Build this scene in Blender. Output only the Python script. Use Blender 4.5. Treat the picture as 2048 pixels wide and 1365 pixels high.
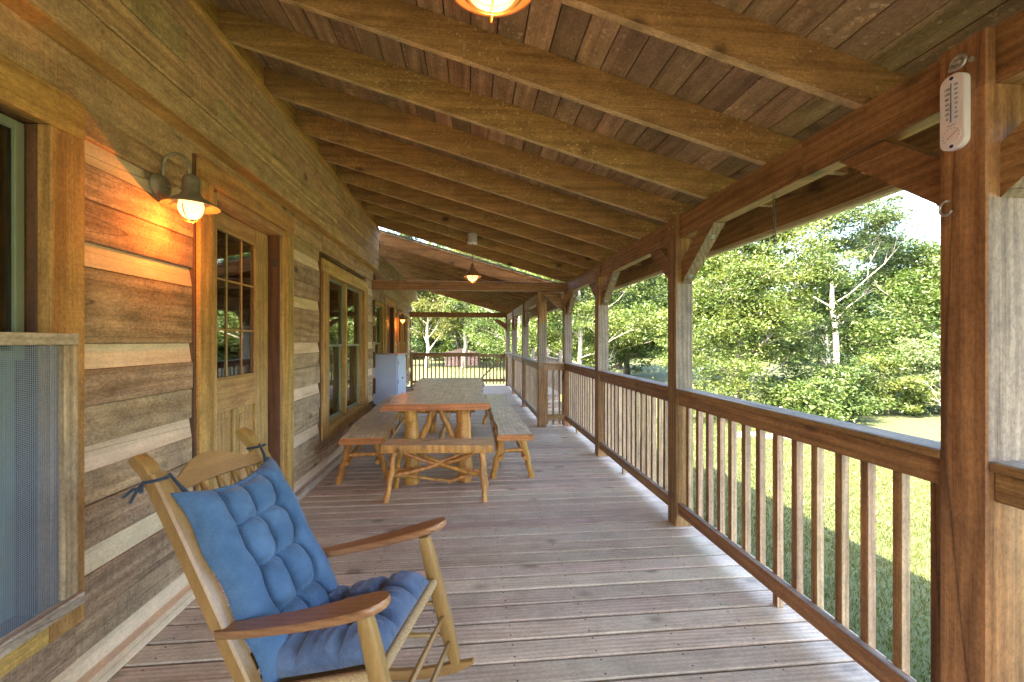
import bpy, math, random
import numpy as np
from mathutils import Vector, Matrix
random.seed(7); rng = np.random.default_rng(11)
S = bpy.context.scene
COL = S.collection
for o in list(bpy.data.objects): bpy.data.objects.remove(o)
R = math.radians

# ------------------------------------------------------------------ camera, world, sun, exposure
cd = bpy.data.cameras.new('camera'); cam = bpy.data.objects.new('camera', cd); COL.objects.link(cam)
cam.location = (0, 0, 1.47); cam.rotation_euler = (R(90), 0, R(-5.55))
cd.sensor_width = 36; cd.lens = 865 / 2048 * 36; cd.clip_start = 0.05; cd.clip_end = 3000
S.camera = cam
SUN_EL = 45; SUN_DIR = Vector((0.84, 0.54, 0)).normalized()       # horizontal travel of the light
w = bpy.data.worlds.new('World'); S.world = w; w.use_nodes = True
wn = w.node_tree.nodes; wl = w.node_tree.links
sky = wn.new('ShaderNodeTexSky'); sky.sky_type = 'NISHITA'; sky.sun_disc = False
sky.sun_elevation = R(SUN_EL); sky.sun_rotation = math.atan2(-SUN_DIR.x, -SUN_DIR.y)
sky.air_density = 1.0; sky.dust_density = 3.0; sky.ozone_density = 0.5
wl.new(sky.outputs[0], wn['Background'].inputs[0]); wn['Background'].inputs[1].default_value = 0.115
sd = bpy.data.lights.new('sun', 'SUN'); sun = bpy.data.objects.new('sun', sd); COL.objects.link(sun)
sd.energy = 3.1; sd.angle = R(0.53); sd.color = (1.0, 0.90, 0.72)
v = Vector((SUN_DIR.x * math.cos(R(SUN_EL)), SUN_DIR.y * math.cos(R(SUN_EL)), -math.sin(R(SUN_EL))))
sun.rotation_euler = v.to_track_quat('-Z', 'Y').to_euler(); sun.location = (-20, -20, 30)
S.view_settings.view_transform = 'Standard'; S.view_settings.look = 'None'
S.view_settings.exposure = 4.55; S.view_settings.gamma = 1; S.view_settings.use_curve_mapping = False
S.render.engine = 'CYCLES'
S.cycles.max_bounces = 7; S.cycles.diffuse_bounces = 4; S.cycles.transparent_max_bounces = 12

# ------------------------------------------------------------------ materials
class NT:
    def __init__(s, name):
        s.m = bpy.data.materials.new(name); s.m.use_nodes = True
        s.t = s.m.node_tree; s.b = s.t.nodes['Principled BSDF']; s.out = s.t.nodes['Material Output']
    def n(s, typ, **k):
        x = s.t.nodes.new('ShaderNode' + typ)
        for a, b in k.items():
            if a in ('ins',):
                for i, val in b.items(): x.inputs[i].default_value = val
            else: setattr(x, a, b)
        return x
    def l(s, a, b): s.t.links.new(a, b)
    def math(s, op, a, b=None, c=None):
        x = s.n('Math', operation=op)
        for i, q in enumerate((a, b, c)):
            if q is None: continue
            if isinstance(q, (int, float)): x.inputs[i].default_value = q
            else: s.l(q, x.inputs[i])
        return x.outputs[0]
    def ramp(s, f, stops):
        x = s.n('ValToRGB'); e = x.color_ramp.elements
        while len(e) < len(stops): e.new(0.5)
        for el, (p, c) in zip(e, stops): el.position = p; el.color = (*c, 1) if len(c) == 3 else c
        s.l(f, x.inputs[0]); return x.outputs[0]
    def mix(s, f, a, b, mode='MIX'):
        x = s.n('Mix', data_type='RGBA', blend_type=mode)
        for i, q in ((0, f), (6, a), (7, b)):
            if isinstance(q, (int, float)): x.inputs[i].default_value = q
            elif isinstance(q, tuple): x.inputs[i].default_value = (*q, 1)
            else: s.l(q, x.inputs[i])
        return x.outputs[2]

def wood(name, dark, light, axis='X', rough=0.7, ring=14, blotch=None, speck=None, saw=0.0, knots=0.6, var=0.3, bump=0.25, coat=0, patina=None, cracks=0.0, blotch2=None, rw=.12, cr=(.35, .64), iso=.26):
    """procedural timber; the grain runs along `axis` of the object"""
    M = NT(name)
    tc = M.n('TexCoord'); oi = M.n('ObjectInfo')
    off = M.n('CombineXYZ')
    for i, k in enumerate((31.7, 57.3, 83.1)): M.l(M.math('MULTIPLY', oi.outputs['Random'], k), off.inputs[i])
    add = M.n('VectorMath', operation='ADD'); M.l(tc.outputs['Object'], add.inputs[0]); M.l(off.outputs[0], add.inputs[1])
    P = add.outputs[0]
    def mapped(al, ac):
        mp = M.n('Mapping'); M.l(P, mp.inputs[0])
        mp.inputs['Scale'].default_value = {'X': (al, ac, ac), 'Y': (ac, al, ac), 'Z': (ac, ac, al)}[axis]
        return mp.outputs[0]
    # growth rings: bands across the grain, bent by slow noise
    warp = M.n('TexNoise', ins={'Scale': 1.0, 'Detail': 2.0}); M.l(mapped(.55, 3.2), warp.inputs['Vector'])
    sep = M.n('SeparateXYZ'); M.l(mapped(.25, 1.0), sep.inputs[0])
    a1, a2 = {'X': (1, 2), 'Y': (0, 2), 'Z': (0, 1)}[axis]
    s1 = M.math('ADD', sep.outputs[a1], sep.outputs[a2])
    ph = M.math('ADD', M.math('MULTIPLY', s1, ring * 14.0), M.math('MULTIPLY', warp.outputs['Fac'], 24.0))
    rings = M.math('MULTIPLY_ADD', M.math('SINE', ph), .5, .5)
    fine = M.n('TexNoise', ins={'Scale': 1.0, 'Detail': 5.0, 'Roughness': .7}); M.l(mapped(2.5, 130.0), fine.inputs['Vector'])
    med = M.n('TexNoise', ins={'Scale': 1.0, 'Detail': 4.0, 'Roughness': .6}); M.l(mapped(.9, 16.0), med.inputs['Vector'])
    g = M.math('ADD', M.math('MULTIPLY', rings, rw), M.math('ADD', M.math('MULTIPLY', fine.outputs['Fac'], .42), M.math('MULTIPLY', med.outputs['Fac'], .46)))
    col = M.ramp(g, [(cr[0], dark), (cr[1], light)])
    if blotch:
        bn = M.n('TexNoise', ins={'Scale': 1.0, 'Detail': 3.0}); M.l(mapped(.9, 2.6), bn.inputs['Vector'])
        col = M.mix(M.ramp(bn.outputs['Fac'], [(.42, (0, 0, 0)), (.68, (1, 1, 1))]), col, blotch)
    if patina:
        pn = M.n('TexNoise', ins={'Scale': 1.0, 'Detail': 6.0, 'Roughness': .75}); M.l(mapped(3.0, 7.0), pn.inputs['Vector'])
        col = M.mix(M.ramp(pn.outputs['Fac'], [(.56, (0, 0, 0)), (.72, (.75, .75, .75))]), col, patina)
    hb = M.math('MULTIPLY', fine.outputs['Fac'], .6)
    if knots:
        vo = M.n('TexVoronoi', ins={'Scale': 1.0, 'Randomness': 1.0}); M.l(mapped(2.3, 3.6), vo.inputs['Vector'])
        kf = M.ramp(vo.outputs['Distance'], [(.07, (knots,) * 3), (.115, (knots * .4,) * 3), (.17, (0, 0, 0))])
        col = M.mix(kf, col, tuple(c * .28 for c in dark))
    if saw:
        sw = M.n('TexNoise', ins={'Scale': 1.0, 'Detail': 3.0, 'Roughness': .8}); M.l(mapped(150.0, 1.5), sw.inputs['Vector'])
        sf = M.ramp(sw.outputs['Fac'], [(.40, (1 - saw,) * 3), (.60, (1, 1, 1))])
        pm = M.n('TexNoise', ins={'Scale': 1.0, 'Detail': 3.0}); M.l(mapped(2.2, 5.0), pm.inputs['Vector'])
        sf = M.mix(M.ramp(pm.outputs['Fac'], [(.42, (0, 0, 0)), (.66, (.85, .85, .85))]), (1.0, 1.0, 1.0), sf)
        col = M.mix(1.0, col, sf, 'MULTIPLY'); hb = M.math('ADD', hb, M.math('MULTIPLY', sw.outputs['Fac'], .5))
    if cracks:
        cn = M.n('TexNoise', ins={'Scale': 1.0, 'Detail': 1.0}); M.l(mapped(.22, 5.0), cn.inputs['Vector'])
        cr = M.math('ABSOLUTE', M.math('SUBTRACT', cn.outputs['Fac'], .5))
        col = M.mix(M.ramp(cr, [(.0, (cracks,) * 3), (.0045, (0, 0, 0))]), col, tuple(c * .2 for c in dark))
    if blotch2:
        b2 = M.n('TexNoise', ins={'Scale': 1.0, 'Detail': 5.0, 'Roughness': .65}); M.l(mapped(5.0, 2.4), b2.inputs['Vector'])
        col = M.mix(M.ramp(b2.outputs['Fac'], [(.58, (0, 0, 0)), (.75, (.7, .7, .7))]), col, blotch2)
    if speck:
        sc, amount, scol = speck
        v1 = M.n('TexVoronoi', ins={'Scale': sc, 'Randomness': 1.0})
        dn = M.n('TexNoise', ins={'Scale': sc * 2.2, 'Detail': 3.0}); M.l(P, dn.inputs['Vector'])
        sm = M.n('VectorMath', operation='SCALE'); sm.inputs['Scale'].default_value = .03; M.l(dn.outputs['Color'], sm.inputs[0])
        ad = M.n('VectorMath', operation='ADD'); M.l(P, ad.inputs[0]); M.l(sm.outputs[0], ad.inputs[1]); M.l(ad.outputs[0], v1.inputs['Vector'])
        cs = M.n('SeparateColor'); M.l(v1.outputs['Color'], cs.inputs[0])
        den = M.n('TexNoise', ins={'Scale': 1.7, 'Detail': 2.0}); M.l(P, den.inputs['Vector'])
        thr = M.math('MULTIPLY', M.math('POWER', cs.outputs[0], 1.7), M.math('MULTIPLY', M.ramp(den.outputs['Fac'], [(.34, (.12, .12, .12)), (.60, (1, 1, 1))]), amount))
        sf = M.math('GREATER_THAN', thr, v1.outputs['Distance'])
        col = M.mix(M.math('MULTIPLY', sf, .52), col, scol)
    i1 = M.n('TexNoise', ins={'Scale': 95.0, 'Detail': 4.0, 'Roughness': .75}); M.l(mapped(.55, 1.0), i1.inputs['Vector'])
    i2 = M.n('TexNoise', ins={'Scale': 11.0, 'Detail': 4.0, 'Roughness': .6}); M.l(mapped(.6, 1.0), i2.inputs['Vector'])
    col = M.mix(1.0, col, M.ramp(i1.outputs['Fac'], [(.33, (1 - iso,) * 3), (.60, (1 + iso * .75,) * 3)]), 'MULTIPLY')
    col = M.mix(1.0, col, M.ramp(i2.outputs['Fac'], [(.33, (1 - iso * .75,) * 3), (.66, (1 + iso * .6,) * 3)]), 'MULTIPLY')
    hb = M.math('ADD', hb, M.math('MULTIPLY', i1.outputs['Fac'], iso))
    hv = M.n('HueSaturation'); M.l(col, hv.inputs['Color'])
    M.l(M.math('MULTIPLY_ADD', oi.outputs['Random'], var, 1 - var / 2), hv.inputs['Value'])
    M.l(M.math('MULTIPLY_ADD', M.math('FRACT', M.math('MULTIPLY', oi.outputs['Random'], 7.7)), .02, .49), hv.inputs['Hue'])
    M.l(hv.outputs[0], M.b.inputs['Base Color'])
    M.b.inputs['Roughness'].default_value = rough
    if coat: M.b.inputs['Coat Weight'].default_value = coat; M.b.inputs['Coat Roughness'].default_value = .25
    bp = M.n('Bump', ins={'Strength': bump, 'Distance': .004}); M.l(hb, bp.inputs['Height']); M.l(bp.outputs[0], M.b.inputs['Normal'])
    return M.m

def plain(name, col, rough=.5, metal=0, noise=.12, scale=30, emit=None, trans=0, coat=0, bump=0):
    M = NT(name)
    tc = M.n('TexCoord'); nz = M.n('TexNoise', ins={'Scale': scale, 'Detail': 4.0}); M.l(tc.outputs['Object'], nz.inputs['Vector'])
    c = M.ramp(nz.outputs['Fac'], [(.3, tuple(x * (1 - noise) for x in col)), (.7, tuple(min(1, x * (1 + noise)) for x in col))])
    M.l(c, M.b.inputs['Base Color']); M.b.inputs['Roughness'].default_value = rough; M.b.inputs['Metallic'].default_value = metal
    if bump:
        bp = M.n('Bump', ins={'Strength': bump, 'Distance': .004}); M.l(nz.outputs['Fac'], bp.inputs['Height']); M.l(bp.outputs[0], M.b.inputs['Normal'])
    if emit:
        M.b.inputs['Emission Color'].default_value = (*emit[0], 1); M.b.inputs['Emission Strength'].default_value = emit[1]
    if coat: M.b.inputs['Coat Weight'].default_value = coat
    return M.m

def glass(name, tint=(.9, .93, .92), refl=1.0):
    M = NT(name)
    tr = M.n('BsdfTransparent'); tr.inputs[0].default_value = (*tint, 1)
    gl = M.n('BsdfGlossy'); gl.inputs['Roughness'].default_value = .02
    fr = M.n('Fresnel', ins={0: 1.6})
    mx = M.n('MixShader'); M.l(M.math('MINIMUM', M.math('MULTIPLY', fr.outputs[0], refl), 1.0), mx.inputs[0]); M.l(tr.outputs[0], mx.inputs[1]); M.l(gl.outputs[0], mx.inputs[2])
    M.l(mx.outputs[0], M.out.inputs[0]); return M.m

def leafmat(name, c1, c2, c3):
    M = NT(name)
    at = M.n('Attribute', attribute_name='tint')
    col = M.ramp(at.outputs['Fac'], [(0, c1), (.55, c2), (1, c3)])
    M.l(col, M.b.inputs['Base Color']); M.b.inputs['Roughness'].default_value = .42
    tl = M.n('BsdfTranslucent'); M.l(M.mix(1.0, col, (.95, 1.0, .45), 'MULTIPLY'), tl.inputs[0])
    mx = M.n('MixShader', ins={0: .42}); M.l(M.b.outputs[0], mx.inputs[1]); M.l(tl.outputs[0], mx.inputs[2]); M.l(mx.outputs[0], M.out.inputs[0])
    return M.m

def fabric(name, c1, c2):
    M = NT(name); tc = M.n('TexCoord')
    n1 = M.n('TexNoise', ins={'Scale': 9.0, 'Detail': 4.0}); M.l(tc.outputs['Object'], n1.inputs['Vector'])
    mp = M.n('Mapping'); mp.inputs['Scale'].default_value = (260, 700, 260); M.l(tc.outputs['Object'], mp.inputs[0])
    n2 = M.n('TexNoise', ins={'Scale': 1.0, 'Detail': 3.0}); M.l(mp.outputs[0], n2.inputs['Vector'])
    c = M.ramp(M.math('ADD', M.math('MULTIPLY', n1.outputs['Fac'], .55), M.math('MULTIPLY', n2.outputs['Fac'], .45)), [(.39, c1), (.61, c2)])
    M.l(c, M.b.inputs['Base Color']); M.b.inputs['Roughness'].default_value = .9
    M.b.inputs['Sheen Weight'].default_value = .2; M.b.inputs['Sheen Roughness'].default_value = .5
    n3 = M.n('TexNoise', ins={'Scale': 22.0, 'Detail': 3.0, 'Distortion': 1.2}); M.l(tc.outputs['Object'], n3.inputs['Vector'])
    bp = M.n('Bump', ins={'Strength': .25, 'Distance': .002}); M.l(n2.outputs['Fac'], bp.inputs['Height'])
    b2 = M.n('Bump', ins={'Strength': .45, 'Distance': .012}); M.l(n3.outputs['Fac'], b2.inputs['Height']); M.l(bp.outputs[0], b2.inputs['Normal']); M.l(b2.outputs[0], M.b.inputs['Normal'])
    return M.m

def bark(name, c1, c2, scale=6):
    M = NT(name); tc = M.n('TexCoord'); mp = M.n('Mapping'); mp.inputs['Scale'].default_value = (scale * 3, scale * 3, scale * .7); M.l(tc.outputs['Object'], mp.inputs[0])
    n = M.n('TexNoise', ins={'Scale': 1.0, 'Detail': 6.0, 'Roughness': .7}); M.l(mp.outputs[0], n.inputs['Vector'])
    M.l(M.ramp(n.outputs['Fac'], [(.35, c1), (.62, c2)]), M.b.inputs['Base Color']); M.b.inputs['Roughness'].default_value = .9
    bp = M.n('Bump', ins={'Strength': .6, 'Distance': .02}); M.l(n.outputs['Fac'], bp.inputs['Height']); M.l(bp.outputs[0], M.b.inputs['Normal'])
    return M.m

DECK = wood('deck_wood', (.29, .19, .125), (.61, .45, .325), 'X', .6, ring=17, blotch=(.47, .37, .26), knots=.55, var=.34, bump=.3, cr=(.30, .72), rw=.16, iso=.18)
STAIN = {a: wood('stained_wood_' + a, (.150, .066, .021), (.41, .215, .080), a, .55, ring=10, knots=.7, var=.2, cracks=.7, bump=.2, rw=.08) for a in 'XYZ'}
GREY = {a: wood('weathered_wood_' + a, (.115, .080, .050), (.31, .235, .160), a, .8, ring=12, knots=.5, var=.2, cracks=.9, bump=.3) for a in 'XYZ'}
BAL = wood('baluster_wood', (.27, .165, .09), (.54, .37, .225), 'Z', .7, ring=16, knots=.3, var=.3, cracks=.3)
LOGW = wood('log_wall_wood', (.235, .138, .070), (.53, .352, .205), 'Y', .75, ring=6, blotch=(.39, .27, .165), saw=.30, knots=.8, var=.34, bump=.45, patina=(.19, .10, .04), blotch2=(.21, .135, .078), iso=.34, cracks=.6)
UPW = wood('ochre_warm_lit_board', (.29, .165, .062), (.60, .395, .175), 'Y', .75, ring=6, blotch=(.44, .295, .135), saw=.30, knots=.8, var=.22, bump=.45, patina=(.25, .145, .06), cracks=.6, iso=.30)  # yellower boards, with part of the warm light painted into the golden tone
CHINK = wood('chinking_wood', (.60, .41, .24), (.80, .61, .40), 'Y', .8, ring=3, saw=.06, knots=0, var=.14, bump=.2, cracks=.8, iso=.12)
BASEW = wood('pale_weathered_board', (.30, .22, .15), (.56, .44, .32), 'Y', .8, ring=9, knots=.3, var=.1, cracks=.5)
TRIM = {a: wood('casing_wood_' + a, (.31, .155, .036), (.58, .34, .095), a, .75, ring=5, saw=.2, knots=.35, var=.14, bump=.35) for a in 'XYZ'}
DOORW = {a: wood('door_wood_' + a, (.33, .18, .058), (.56, .35, .135), a, .5, ring=8, knots=0, var=.08, bump=.1) for a in 'XYZ'}
DARKW = wood('dark_stain_wood', (.07, .028, .012), (.16, .07, .03), 'Z', .6, ring=8, knots=0, var=.15)
RAFT = wood('rafter_wood', (.22, .112, .034), (.46, .255, .085), 'X', .7, ring=7, knots=.9, var=.16, rw=.05, speck=(52, .48, (.62, .45, .22)), bump=.2)
RAFT_LIT = wood('rafter_lit_underside', (.42, .28, .12), (.68, .49, .235), 'X', .7, ring=7, knots=.4, var=.12, rw=.05)  # lighter copy of the rafter wood: light bounced from below painted into undersides
CEIL = wood('ceiling_board_wood', (.23, .138, .066), (.50, .33, .175), 'Y', .75, ring=7, knots=.5, var=.42, speck=(36, .55, (.60, .46, .27)), blotch=(.24, .17, .09), bump=.25)
OAK = {a: wood('golden_oak_' + a, (.22, .105, .026), (.42, .235, .072), a, .38, ring=14, knots=0, var=.1, coat=.35, bump=.05, rw=.03, cr=(.22, .76), iso=.10) for a in 'XYZ'}
ARMW = wood('arm_oak', (.22, .100, .034), (.37, .19, .072), 'X', .4, ring=20, knots=0, var=.06, coat=.25, bump=.08, iso=.12)
SLABX = wood('slab_wood_x', (.40, .20, .085), (.68, .42, .22), 'X', .5, ring=9, knots=.5, var=.1, coat=.15)
SLABY = wood('slab_wood_y', (.50, .35, .21), (.78, .61, .42), 'Y', .45, ring=9, knots=.6, var=.12, coat=.2, blotch=(.56, .44, .33))
ENDG = wood('cut_end_wood', (.30, .075, .016), (.58, .19, .045), 'X', .45, ring=12, knots=.5, var=.1, coat=.3)
LOGLEG = wood('peeled_log', (.33, .125, .022), (.66, .32, .075), 'Z', .5, ring=5, knots=.8, var=.16, coat=.25, patina=(.30, .17, .07))
RUSH = plain('rush_cord', (.42, .27, .12), .8, noise=.35, scale=160)
DENIM = fabric('blue_cushion_cloth', (.040, .092, .172), (.085, .158, .262))
DENIM2 = fabric('faded_cushion_cloth', (.038, .062, .125), (.110, .155, .245))
TIE = fabric('dark_blue_tie', (.010, .014, .026), (.025, .033, .05))
GLASS = glass('window_glass', (.70, .80, .82), 1.5)
DOORGL = glass('door_glass', (.85, .83, .78), 3.6)
SCREEN = plain('screen_wire', (.34, .40, .48), .45, .3, noise=.05)
CURT = plain('curtain_cloth', (.40, .60, .74), .95, noise=.1, scale=8)
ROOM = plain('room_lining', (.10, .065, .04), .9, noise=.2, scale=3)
ALU = plain('window_sash_green', (.20, .22, .14), .45, noise=.05)
BRONZE = plain('aged_bronze_paint', (.26, .22, .15), .5, .35, noise=.2, scale=40)
BRONZE2 = plain('copper_paint', (.40, .20, .08), .45, .4, noise=.2, scale=40)
GLOBE = plain('lamp_globe', (.95, .85, .6), .4, noise=.02, emit=((1.0, .50, .17), .16))
GLOBEN = plain('pendant_globe', (.95, .85, .6), .4, noise=.02, emit=((1.0, .52, .17), .11))
STEEL = plain('galvanised_steel', (.5, .5, .48), .4, .8, noise=.2, scale=60)
RUSTY = plain('dark_chain_steel', (.10, .085, .07), .6, .6, noise=.3, scale=60)
WHITEM = plain('white_cabinet_paint', (.52, .57, .74), .45, noise=.03, scale=6)
LATCH = plain('dull_latch_metal', (.22, .24, .26), .4, .6)
WPLAST = plain('white_plastic', (.78, .74, .75), .45, noise=.02)
PLASTS = plain('thermometer_face', (.80, .70, .69), .5, noise=.02)
INK = plain('black_ink', (.015, .013, .02), .7, noise=.0)
REDINK = plain('red_ink', (.5, .06, .05), .6, noise=0)
SHINGLE = plain('roof_shingles', (.09, .085, .08), .95, noise=.3, scale=20)
GUTTER = plain('cream_drip_edge', (.58, .52, .30), .6, noise=.08)
SCREWM = plain('screw_head', (.03, .022, .018), .6, .3, noise=0)
SHEDM = plain('faded_red_siding', (.30, .20, .17), .9, noise=.15, scale=3)
STONE = plain('pale_stone', (.20, .165, .135), .95, noise=.35, scale=9, bump=.5)

# ------------------------------------------------------------------ mesh helpers
class MB:
    def __init__(s): s.v = []; s.f = []; s.m = []; s.cur = 0
    def face(s, idx, m=None): s.f.append(tuple(idx)); s.m.append(s.cur if m is None else m)
    def cbox(s, lo, hi, c=.003, mats=None):
        """box with chamfered edges; mats = (-x,+x,-y,+y,-z,+z) material slots"""
        lo = list(lo); hi = list(hi); b = len(s.v); ix = {}
        c = min(c, *(.45 * (hi[i] - lo[i]) for i in range(3)))
        for sx in (0, 1):
            for sy in (0, 1):
                for sz in (0, 1):
                    sg = (sx, sy, sz)
                    for ax in range(3):
                        p = []
                        for i in range(3):
                            e = hi[i] if sg[i] else lo[i]
                            p.append(e if i == ax else e + (c if not sg[i] else -c))
                        ix[(sx, sy, sz, ax)] = len(s.v); s.v.append(tuple(p))
        for ax in range(3):
            u, w_ = [(1, 2), (2, 0), (0, 1)][ax]
            for sd_ in (0, 1):
                q = []
                for a_, b_ in ((0, 0), (1, 0), (1, 1), (0, 1)):
                    k = [0, 0, 0]; k[ax] = sd_; k[u] = a_; k[w_] = b_; q.append(ix[(*k, ax)])
                if not sd_: q.reverse()
                s.face(q, mats[ax * 2 + sd_] if mats else None)
        for ax in range(3):
            u, w_ = [(1, 2), (2, 0), (0, 1)][ax]
            for a_ in (0, 1):
                for b_ in (0, 1):
                    k0 = [0, 0, 0]; k0[u] = a_; k0[w_] = b_; k1 = list(k0); k1[ax] = 1
                    q = [ix[(*k0, u)], ix[(*k1, u)], ix[(*k1, w_)], ix[(*k0, w_)]]
                    if a_ != b_: q.reverse()
                    s.face(q[::-1], mats[u * 2 + a_] if mats else None)
        for sx in (0, 1):
            for sy in (0, 1):
                for sz in (0, 1):
                    q = [ix[(sx, sy, sz, i)] for i in range(3)]
                    if (sx + sy + sz) % 2 == 0: q.reverse()
                    s.face(q)
        return s
    def prism(s, poly, axis, a, b, m=None, capm=None):
        """poly in the two other axes (cyclic order), extruded along axis from a to b"""
        n = len(poly); base = len(s.v)
        def P(p, t):
            return {'X': (t, p[0], p[1]), 'Y': (p[0], t, p[1]), 'Z': (p[0], p[1], t)}[axis]
        for t in (a, b):
            for p in poly: s.v.append(P(p, t))
        for i in range(n):
            j = (i + 1) % n; s.face((base + i, base + j, base + n + j, base + n + i), m)
        s.face([base + i for i in range(n)][::-1], capm); s.face([base + n + i for i in range(n)], capm)
        return s
    def tube(s, pts, rad, n=10, cap=True, m=None, jitter=0, seed=0):
        pts = [Vector(p) for p in pts]; L = len(pts)
        if not hasattr(rad, '__len__'): rad = [rad] * L
        rr = random.Random(seed); base = len(s.v); up = None
        for i, p in enumerate(pts):
            d = (pts[min(i + 1, L - 1)] - pts[max(i - 1, 0)]).normalized()
            if up is None: up = d.orthogonal().normalized()
            up = (up - d * up.dot(d)).normalized(); sd_ = d.cross(up)
            for k in range(n):
                a = 2 * math.pi * k / n; r_ = rad[i] * (1 + jitter * rr.uniform(-1, 1))
                s.v.append(tuple(p + (up * math.cos(a) + sd_ * math.sin(a)) * r_))
        for i in range(L - 1):
            for k in range(n):
                j = (k + 1) % n
                s.face((base + i * n + k, base + i * n + j, base + (i + 1) * n + j, base + (i + 1) * n + k), m)
        if cap:
            s.face([base + k for k in range(n)][::-1], m); s.face([base + (L - 1) * n + k for k in range(n)], m)
        return s
    def lathe(s, prof, c=(0, 0, 0), n=24, m=None, axis='Z'):
        base = len(s.v)
        for r_, z in prof:
            for k in range(n):
                a = 2 * math.pi * k / n; x, y = r_ * math.cos(a), r_ * math.sin(a)
                p = {'Z': (x, y, z), 'X': (z, x, y), 'Y': (y, z, x)}[axis]
                s.v.append((c[0] + p[0], c[1] + p[1], c[2] + p[2]))
        for i in range(len(prof) - 1):
            for k in range(n):
                j = (k + 1) % n; s.face((base + i * n + k, base + i * n + j, base + (i + 1) * n + j, base + (i + 1) * n + k), m)
        return s
    def build(s, name, mats, parent=None, smooth=False, loc=None):
        me = bpy.data.meshes.new(name); me.from_pydata(s.v, [], s.f)
        if not isinstance(mats, (list, tuple)): mats = [mats]
        for q in mats: me.materials.append(q)
        me.polygons.foreach_set('material_index', s.m)
        if smooth: me.polygons.foreach_set('use_smooth', [True] * len(s.f))
        me.update()
        o = bpy.data.objects.new(name, me); COL.objects.link(o)
        if parent: o.parent = parent
        if loc: o.location = loc
        return o
def smooth_by_angle(o, ang=40):
    me = o.data; me.polygons.foreach_set('use_smooth', [True] * len(me.polygons)); me.set_sharp_from_angle(angle=R(ang))
def tag(o, label=None, cat=None, group=None, kind=None):
    if label: o['label'] = label
    if cat: o['category'] = cat
    if group: o['group'] = group
    if kind: o['kind'] = kind
    return o
def thing(name, label, cat, loc=(0, 0, 0), rz=0, group=None):
    o = bpy.data.objects.new(name, None); COL.objects.link(o); o.location = loc; o.rotation_euler = (0, 0, rz); o.empty_display_size = .1
    return tag(o, label, cat, group)
def box(name, lo, hi, mat, parent=None, c=.003, mats=None):
    """a single board: its origin sits at the board's centre so the grain varies from board to board"""
    ce = [(lo[i] + hi[i]) / 2 for i in range(3)]
    return MB().cbox([lo[i] - ce[i] for i in range(3)], [hi[i] - ce[i] for i in range(3)], c, mats).build(name, mat, parent, loc=ce)

U = random.uniform
# ------------------------------------------------------------------ ground
GZ = -1.5
def gz(x, y):
    d = np.sqrt(x * x + y * y); ang = np.arctan2(x, y)
    far = np.clip((d - 62) / 110, 0, 1)
    return GZ + 0.10 * np.sin(x * .13 + 1) * np.cos(y * .11) * np.clip((d - 8) / 12, 0, 1) + far * far * (30 + 10 * np.sin(ang * 5 + 1))
def ground():
    r_ = np.concatenate([np.linspace(0, 30, 31), np.geomspace(32, 1800, 45)]); th = np.linspace(0, 2 * np.pi, 145)[:-1]
    X = (r_[:, None] * np.sin(th)).ravel(); Y = (r_[:, None] * np.cos(th)).ravel(); Z = gz(X, Y)
    n = len(th); f_ = [(i * n + k, (i + 1) * n + k, (i + 1) * n + (k + 1) % n, i * n + (k + 1) % n) for i in range(len(r_) - 1) for k in range(n)]
    me = bpy.data.meshes.new('lawn'); me.from_pydata(list(zip(X, Y, Z)), [], f_); me.polygons.foreach_set('use_smooth', [True] * len(f_)); me.update()
    o = bpy.data.objects.new('lawn', me); COL.objects.link(o)
    M = NT('lawn_grass'); tc = M.n('TexCoord')
    n1 = M.n('TexNoise', ins={'Scale': .35, 'Detail': 5.0}); n2 = M.n('TexNoise', ins={'Scale': 14.0, 'Detail': 6.0, 'Roughness': .8}); n3 = M.n('TexNoise', ins={'Scale': 1.6, 'Detail': 5.0, 'Roughness': .7})
    for q in (n1, n2, n3): M.l(tc.outputs['Object'], q.inputs['Vector'])
    c = M.mix(M.ramp(n1.outputs['Fac'], [(.35, (0, 0, 0)), (.65, (1, 1, 1))]), (.034, .049, .008), (.058, .058, .010))
    c = M.mix(M.ramp(n3.outputs['Fac'], [(.5, (0, 0, 0)), (.72, (.8, .8, .8))]), c, (.080, .066, .018))
    c = M.mix(M.ramp(n2.outputs['Fac'], [(.35, (.55, .55, .55)), (.62, (0, 0, 0))]), c, (.034, .052, .010))
    M.l(c, M.b.inputs['Base Color']); M.b.inputs['Roughness'].default_value = .9
    bp = M.n('Bump', ins={'Strength': .8, 'Distance': .05}); M.l(n2.outputs['Fac'], bp.inputs['Height']); M.l(bp.outputs[0], M.b.inputs['Normal'])
    me.materials.append(M.m); tag(o, 'wide mown lawn around the porch, half in its shade', 'lawn', kind='structure')
ground()

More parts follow.
